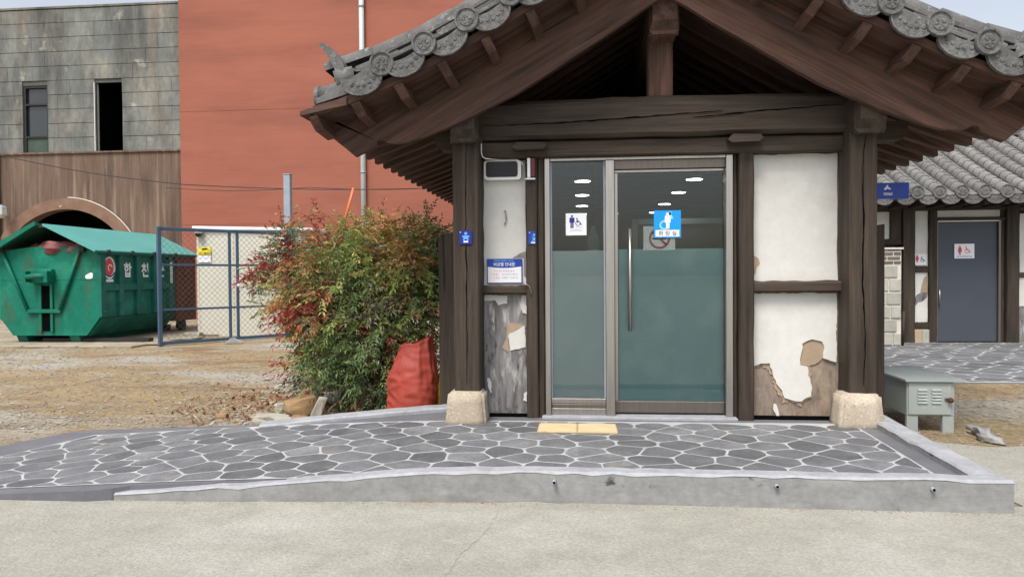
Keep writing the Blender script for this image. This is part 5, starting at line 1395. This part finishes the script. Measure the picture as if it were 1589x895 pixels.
# ================================================================ SHED, GATE, POST
H = thing('cream_shed', (-8.1, 17.2, 0), 'cream metal box shed behind the mesh gate', 'shed')
sx0, sx1, sy = -9.36, -6.72, 17.06
box('wall', sx0, sx1, sy, sy + 2.2, -.02, 2.60, 'shed', H, .01)
MB().prism([(sx0 - .06, 2.605), (sx1 + .35, 2.545), (sx1 + .35, 2.60), (sx0 - .06, 2.69)], sy - .08, sy + 2.3).build('roof', 'white', H)
for x in (sx0 + .02, -8.46, -7.60, sx1 - .06): box('corner_trim', x, x + .05, sy - .012, sy - .001, .02, 2.59, 'shed', H)
t = thing('security_camera', (-9.27, 17.0, 2.45), 'small black dome camera at the corner of the cream shed', 'camera')
MB().lathe([(.09, .0), (.09, .10), (.08, .12)], (-9.24, 16.95, 2.50), 16).build('mount', 'white', t)
MB().lathe([(.005, -.09), (.05, -.075), (.08, -.03), (.085, -.001)], (-9.24, 16.95, 2.50), 16).build('dome', 'black', t)
t = sign('camera_warning_sign', -9.30, -8.98, 17.02, 1.98, 2.17, 'yellow', 'yellow CCTV warning sign with black camera symbol on the cream shed')
wm = face_front(0, 17.0185, 0)
flat('camera_symbol', [rect(-9.19, 2.10, -9.08, 2.145), [(-9.08, 2.115), (-9.05, 2.10), (-9.05, 2.145), (-9.08, 2.13)]], .001, wm, 'print_black', t)
text('lettering', 'CCTV촬영중', .29, .05, face_front(-9.14, 17.0182, 2.02), 'print_black', t, bold=.02)
t = sign('shed_notice', -9.30, -8.98, 17.03, 1.80, 1.965, 'print_white', 'white paper notice with blue print under the yellow sign on the shed')
text('lettering', '쓰레기 투기금지', .27, .045, face_front(-9.14, 17.0285, 1.90), 'lightblue', t)

G0, G1 = Vector((-8.74, 14.37, 0)), Vector((-6.88, 16.72, 0))
gl = (G1 - G0).length; ga = math.atan2(G1.y - G0.y, G1.x - G0.x)
gw = Matrix.Translation(G0) @ Matrix.Rotation(ga, 4, 'Z')
GT = bpy.data.objects.new('mesh_gate', None); link(GT, None, gw); tag(GT, 'blue framed diamond mesh gate standing open beside the shrub', 'gate')
def gbox(name, x0, x1, z0, z1, m='bluepaint', d=.03, parent=GT):
    return MB().box(x0, x1, -d, d, z0, z1, .006).build(name, m, parent, gw)
gbox('frame_post', 0, .075, .0, 2.50, d=.04); gbox('frame_post', gl - .075, gl, .0, 2.50, d=.04)
gbox('frame_rail', .076, gl - .076, 2.42, 2.49); gbox('frame_rail', .076, gl - .076, .035, .10)
for z in (.74, 1.68): gbox('cross_bar', .076, gl - .076, z, z + .045, d=.02)
for x in (1.52, 1.70): gbox('centre_bar', x, x + .055, .101, 2.419, d=.026)
MB().lathe([(.03, -.04), (.04, 0), (.03, .04)], (1.727, -.04, 1.25), 10, 'y').build('latch', 'white', GT, gw)
mb = MB(); dx, dz = .125, .062
nz = int(2.26 / dz); nx = int((gl - .15) / dx)
for j in range(nz + 1):
    zc = .10 + dz * j
    vs = []; fs = []
    for i in range(2 * nx + 1):
        x = .076 + dx / 2 * i; z = zc + (dz if i % 2 == j % 2 else 0)
        vs += [(x, -.003, z - .0028), (x, -.003, z + .0028), (x, .003, z + .0028), (x, .003, z - .0028)]
    for i in range(2 * nx):
        for k in range(4): fs.append((i * 4 + k, i * 4 + (k + 1) % 4, (i + 1) * 4 + (k + 1) % 4, (i + 1) * 4 + k))
    mb.add(vs, fs)
o = mb.build('wire_mesh', 'meshwire', GT, gw); o['kind'] = 'stuff'
t = thing('gate_post', (-6.93, 16.85, 0), 'tall galvanised square post at the hinge end of the mesh gate', 'post')
box('shaft', -7.02, -6.86, 16.78, 16.93, 0, 3.86, 'galv', t, .008); box('cap', -7.03, -6.85, 16.77, 16.94, 3.861, 3.88, 'galv', t)
box('lower_sleeve', -7.00, -6.80, 16.75, 16.779, 0.0, 2.6, 'bluepaint', t)
tag(MB().tube([(-5.27, 16, 2.0), (-5.27, 16, 2.72), (-5.06, 16, 3.42)], .03, 8).build('orange_pole', 'orange'), 'slanting orange pole rising behind the shrub', 'pole')
# cables
def cable(pts, r, label):
    P = []
    for (a, b) in zip(pts, pts[1:]):
        for k in range(8):
            t_ = k / 8; p = Vector(a).lerp(Vector(b), t_); p.z -= .10 * math.sin(math.pi * t_); P.append(p)
    P.append(Vector(pts[-1])); tag(MB().tube(P, r, 5).build('overhead_cable', 'wire'), label, 'cable')
cable([(-17.6, 20.6, 5.2), (-11.33, 20, 4.10), (-3.0, 19, 3.75)], .014, 'thick dark overhead cable sagging across both buildings')
cable([(-13.4, 22.6, 4.35), (-8.36, 22.0, 4.20), (-3.0, 21, 4.05)], .010, 'thin upper cable crossing the terracotta wall')
# small rubbish near the gate
tag(MB().prism([(-7.66, .015), (-7.58, .06), (-7.50, .13), (-7.45, .09), (-7.36, .07), (-7.28, .015)], 15.02, 15.2).build('paper_scrap', 'plastic_sheet'), 'crumpled white paper at the foot of the mesh gate', 'debris')

# ================================================================ RED SACK
from mathutils import noise as mn
def sack(name, c, rx, ry, h, m, lean=.0, seed=1):
    """slumped sack: wide open crumpled mouth, vertical pleats above, pressed creases near the ground"""
    n, mrow = 72, 48; vs = []; fs = []; o = seed * 7.3
    for j in range(mrow + 1):
        t_ = j / mrow
        w = interp([(0, .80), (.04, .90), (.15, .96), (.38, 1.02), (.55, .98), (.72, .82), (.86, .68), (.94, .62), (1.0, .64)], t_)
        for i in range(n):
            a = 2 * math.pi * i / n; ca, sa = math.cos(a), math.sin(a)
            big = mn.noise(Vector((1.3 * ca + o, 1.3 * sa, 2.2 * t_))) * .18
            pleat = abs(mn.noise(Vector((4.2 * ca, 4.2 * sa + o, .9 * t_)))) * .34 * max(0, t_ - .30)
            crease = -abs(mn.noise(Vector((1.6 * ca + 3 * t_, 1.6 * sa, 9 * t_ + o)))) * .11
            small = mn.noise(Vector((7 * ca, 7 * sa, 9 * t_ + o))) * .035
            k = w * (1 + big + pleat + crease + small)
            z = h * t_ + h * t_ ** 3 * (.06 * math.sin(a + 1.4) + .035 * mn.noise(Vector((2.5 * ca + o, 2.5 * sa, 0))))
            vs.append((c[0] + rx * k * ca + lean * t_ ** 2, c[1] + ry * k * sa, c[2] + z))
    for j in range(mrow):
        for i in range(n): fs.append((j * n + i, j * n + (i + 1) % n, (j + 1) * n + (i + 1) % n, (j + 1) * n + i))
    b = len(vs)
    for ring, (kk, dz) in enumerate(((.75, -.035), (.35, -.075))):
        for i in range(n):
            x, y, z = vs[mrow * n + i]; cx, cy = c[0] + lean, c[1]
            vs.append((cx + (x - cx) * kk, cy + (y - cy) * kk, z + dz + .012 * mn.noise(Vector((i * .7, ring, o)))))
    rows = [mrow * n, b, b + n]
    for r0_, r1_ in zip(rows, rows[1:]):
        for i in range(n): fs.append((r0_ + i, r0_ + (i + 1) % n, r1_ + (i + 1) % n, r1_ + i))
    fs.append([b + n + i for i in range(n)]); fs.append(list(range(n))[::-1])
    mb = MB(); mb.add(vs, fs, True)
    return mb.build(name, m)
o = sack('red_sack', (-1.665, 7.10, .03), .262, .21, .77, 'sack', .045, 4); tag(o, 'full red woven sack gathered at its top beside the shrub', 'sack')
o = sack('yellow_sack', (-1.345, 7.20, .02), .12, .12, .46, 'yellow_sack', .0, 9); tag(o, 'narrow yellow sack squeezed between the red sack and the post', 'sack')
# ================================================================ RUBBLE
def rock(name, c, s, rz, tilt, m, seed, label, cut=.5):
    bm = bmesh.new(); bmesh.ops.create_cube(bm, size=2); r_ = random.Random(seed)
    bmesh.ops.subdivide_edges(bm, edges=bm.edges[:], cuts=1, use_grid_fill=True)
    for v in bm.verts:
        v.co *= 1 - .22 * (v.co.length > 1.5) * r_.uniform(.2, 1); v.co += Vector((r_.uniform(-1, 1), r_.uniform(-1, 1), r_.uniform(-1, 1))) * .13
        v.co = Vector((v.co.x * s[0], v.co.y * s[1], v.co.z * s[2]))
    bmesh.ops.bevel(bm, geom=bm.edges[:], offset=min(s) * .12, segments=1, affect='EDGES')
    bmesh.ops.transform(bm, matrix=Matrix.Rotation(rz, 4, 'Z') @ Matrix.Rotation(tilt, 4, 'Y'), verts=bm.verts[:])
    lo = min(v.co.z for v in bm.verts)
    for v in bm.verts: v.co += Vector((c[0], c[1], gh(c[0], c[1]) + c[2] - lo - .01))
    tag(MB().bm(bm).build(name, m), label, 'brick' if 'brick' in name else 'stone', 'rubble beside the left kerb')
rock('rubble_stone', (-3.02, 6.86, 0), (.17, .11, .045), .2, .06, 'rock', 1, 'flat pale grey slab lying nearest the end of the left kerb')
rock('rubble_stone', (-2.84, 7.20, 0), (.17, .12, .09), .5, -.25, 'rock_tan', 2, 'large ochre boulder behind the flat grey slab')
rock('rubble_stone', (-2.60, 7.0, 0), (.045, .10, .13), .3, .45, 'rock', 3, 'upright pale slab leaning beside the ochre boulder')
rock('rubble_stone', (-2.66, 6.76, 0), (.11, .07, .05), .1, .1, 'rock_tan', 4, 'small ochre stone against the back of the left kerb')
rock('rubble_stone', (-2.84, 6.74, 0), (.10, .06, .05), -.1, 0, 'rock', 5, 'small pale stone between the kerb and the ochre stones')
rock('broken_brick', (-3.02, 7.98, .02), (.11, .06, .05), .5, .2, 'brick_red', 6, 'broken red brick at the edge of the shrub')
rock('rubble_stone', (-2.92, 7.78, 0), (.07, .06, .08), .4, .2, 'rock', 7, 'blocky pale stone just in front of the red brick')
rock('rubble_stone', (-2.78, 8.0, 0), (.10, .08, .045), .2, .1, 'rock', 8, 'pale stone to the right of the red brick')
rock('rubble_stone', (-3.22, 7.66, 0), (.10, .06, .03), .6, .1, 'rock', 9, 'thin pale shard lying left of the blocky stone')
rock('rubble_stone', (-3.75, 8.95, 0), (.12, .07, .04), .3, 0, 'rock', 10, 'light grey stone farthest back beside the leaf litter')
rock('rubble_stone', (-3.00, 8.5, 0), (.12, .07, .03), .1, 0, 'rock', 11, 'flat pale stone behind the red brick under the leaves')
rock('rubble_stone', (-2.95, 7.5, 0), (.10, .07, .045), -.4, .2, 'rock', 12, 'cream stone wedged behind the ochre boulder')
rock('rubble_stone', (-9.1, 16.4, 0), (.20, .14, .07), .1, 0, 'rock', 13, 'pale stone at the corner of the cream shed')
rock('rubble_stone', (-3.65, 7.12, 0), (.05, .04, .03), .1, 0, 'rock_tan', 14, 'lone small ochre stone on the dirt left of the slab')

r5 = random.Random(77)
for k in range(16):
    x, y = r5.gauss(-3.1, .22), r5.gauss(7.75, .5)
    if y < 6.95: y = 7.1
    sz = r5.uniform(.025, .055)
    rock('rubble_stone', (x, y, 0), (sz * 1.4, sz, sz * .6), r5.uniform(0, 3), r5.uniform(-.3, .3), r5.choice(('rock', 'rock', 'rock_tan')), 100 + k, 'small broken stone scattered in the rubble at the foot of the shrub')
# ================================================================ SHRUBS
def shrub(name, lobes, canes, label, n_fronds, colour, seed):
    T = thing(name, (canes[0][0], canes[0][1], 0), label, 'shrub')
    rg = np.random.default_rng(seed); r_ = random.Random(seed)
    for (x, y) in canes:
        tx, ty, tz = r_.choice(lobes)[0]
        P = [Vector((x, y, 0)), Vector((x + (tx - x) * .25, y + (ty - y) * .25, tz * .45)), Vector((x + (tx - x) * .6, y + (ty - y) * .6, tz * .8)), Vector((tx + r_.uniform(-.2, .2), ty + r_.uniform(-.15, .15), tz + .15))]
        MB().tube(P, [.012, .010, .008, .004], 6).build('cane', 'stem', T)
    wts = np.array([l[1][0] * l[1][1] + l[1][1] * l[1][2] + l[1][0] * l[1][2] for l in lobes]); wts = wts / wts.sum()
    NS = n_fronds // 5; N = NS * 5; idx = np.repeat(rg.choice(len(lobes), NS, p=wts), 5)      # five fronds to a spray
    cen = np.array([l[0] for l in lobes])[idx]; rad = np.array([l[1] for l in lobes])[idx]
    unit = lambda a: a / (np.linalg.norm(a, axis=-1, keepdims=True) + 1e-6)
    d = rg.normal(size=(NS, 3)); d[:, 2] = d[:, 2] * .9 + .12; d = np.repeat(unit(d), 5, 0)
    q = np.repeat(1.0 - .6 * rg.random((NS, 1)) ** 1.5, 5, 0)
    p = cen + d * rad * q * np.repeat(1 + .22 * rg.normal(size=(NS, 1)), 5, 0) + rg.normal(size=(N, 3)) * .02
    p[:, 2] = np.where(p[:, 2] < .06, .06 + .1 * rg.random(N), p[:, 2])
    out = d * np.array([1, 1, .45]) + rg.normal(size=(N, 3)) * .55; out[:, 2] -= .10 + .35 * rg.random(N); out = unit(out)
    side = unit(np.cross(out, [0, 0, 1.0])); up = np.cross(side, out)
    L = rg.uniform(.14, .32, (N, 1)); K = 11
    base = np.repeat(np.array([colour(p[5 * i], d[5 * i], q[5 * i, 0], rg) for i in range(NS)]), 5, 0) * rg.uniform(.8, 1.2, (N, 1))
    tt = np.array([(k // 2 + .6) / 5 for k in range(10)] + [1.0])[None, :, None]
    sg = np.array([(-1, 1)[k % 2] for k in range(10)] + [0])[None, :, None]
    drop = np.zeros((1, 1, 3)); drop[..., 2] = 1
    o_ = p[:, None] + out[:, None] * L[:, None] * tt - drop * .10 * L[:, None] * tt * tt
    ang = np.abs(sg) * .75
    ld = unit(out[:, None] * np.cos(ang) + side[:, None] * sg * np.sin(ang) + rg.normal(size=(N, K, 3)) * .24)
    ln = rg.uniform(.040, .078, (N, K, 1)); wd = ln * rg.uniform(.26, .38, (N, K, 1))
    lw = unit(np.cross(ld, up[:, None] + rg.normal(size=(N, K, 3)) * .5))
    mid = o_ + ld * ln * .45; fold = np.cross(lw, ld) * wd * .25
    V = np.stack([o_, mid + lw * wd * .5 + fold, o_ + ld * ln - drop * .2 * ln, mid - lw * wd * .5 + fold], 2).reshape(-1, 3)
    C = np.repeat(base[:, None] * rg.uniform(.70, 1.32, (N, K, 1)), 4, 1).reshape(-1, 3)
    C = np.concatenate([np.clip(C, 0, 1), np.ones((len(C), 1))], 1)
    b = np.arange(N * K)[:, None] * 4
    F = np.concatenate([b + np.array([[0, 1, 2]]), b + np.array([[0, 2, 3]])], 0)
    me = bpy.data.meshes.new('foliage'); me.from_pydata(V.tolist(), [], F.tolist())
    at = me.color_attributes.new('leafcol', 'FLOAT_COLOR', 'POINT'); at.data.foreach_set('color', C.astype('f').ravel())
    me.materials.append(M['leaf']); me.update()
    obj('foliage', me, T)
    return T
GR, DG, YG_, OR, RD, PU = [np.array(c) for c in ((.23, .29, .085), (.125, .18, .075), (.40, .37, .125), (.44, .24, .095), (.46, .085, .065), (.22, .20, .14))]
def col_main(p, d, q, rg):
    s = min(1, max(0, .5 + .40 * math.sin(5.1 * p[0] + 2.3 * p[2] + 1) * math.cos(4.3 * p[2] - 2.2 * p[1]) + rg.normal() * .24))
    left = max(0, min(1, (-2.30 - p[0]) / .65)); high = max(0, min(1, (p[2] - 1.15) / .7)); right = max(0, min(1, (p[0] + 2.1) / .5))
    red = .80 * left * max(0, 1 - abs(p[2] - 1.02) / .60) if left > .15 else (.10 if rg.random() < .12 else -1)
    orange = max(0, (.38 * high + .16 * left) * (1 - .9 * right)); red_ = max(red, 0)
    yel = .30 * high * (1 - .2 * right) + .05
    if s < red: return RD * rg.uniform(.6, 1.15)
    if s < red_ + orange and orange > .02: return OR * rg.uniform(.75, 1.15)
    if s < red_ + orange + yel: return YG_ * rg.uniform(.7, 1.1)
    if rg.random() < .12: return PU * rg.uniform(.8, 1.4)
    return (GR if rg.random() < .30 + .45 * high else DG) * rg.uniform(.75, 1.35)
lob = [((-2.1, 7.9, 1.35), (.62, .50, .62)), ((-2.55, 7.8, 1.45), (.55, .5, .50)), ((-2.35, 7.6, .80), (.55, .42, .55)), ((-1.75, 7.75, 1.50), (.32, .42, .52)), ((-2.85, 7.85, 1.10), (.42, .42, .42)),
       ((-1.75, 7.75, .85), (.36, .40, .60)), ((-2.62, 7.55, .52), (.36, .30, .40)), ((-2.1, 7.5, .40), (.42, .25, .38)), ((-2.2, 8.1, 1.75), (.75, .4, .32)), ((-3.0, 7.8, .95), (.25, .3, .25))]
shrub('nandina_shrub', lob, [(-2.2 + random.uniform(-.45, .5), 7.6 + random.uniform(-.15, .3)) for _ in range(26)], 'large nandina shrub with green, orange and red leaves beside the left post', 3900, col_main, 5)
def col_back(p, d, q, rg):
    s = rg.random(); lowp = max(0, min(1, (1.5 - p[2]) / .35))
    if s < .45 * (1 - lowp): return RD * rg.uniform(.45, .9)
    if s < .58 * (1 - .8 * lowp): return OR * rg.uniform(.5, .9)
    if s < .6: return YG_ * .7
    return DG * rg.uniform(.8, 1.3) if rg.random() > .25 else GR
lob2 = [((-3.55, 9.0, 1.70), (.50, .35, .33)), ((-3.75, 8.95, 1.42), (.40, .35, .30)), ((-3.2, 9.0, 1.65), (.45, .35, .42)), ((-3.3, 9.0, 1.1), (.35, .3, .4)), ((-3.2, 9.0, .5), (.3, .3, .45))]
shrub('nandina_shrub', lob2, [(-3.2 + random.uniform(-.2, .2), 9.0 + random.uniform(-.15, .15)) for _ in range(10)], 'smaller dark red and green nandina shrub in front of the mesh gate', 1100, col_back, 8)
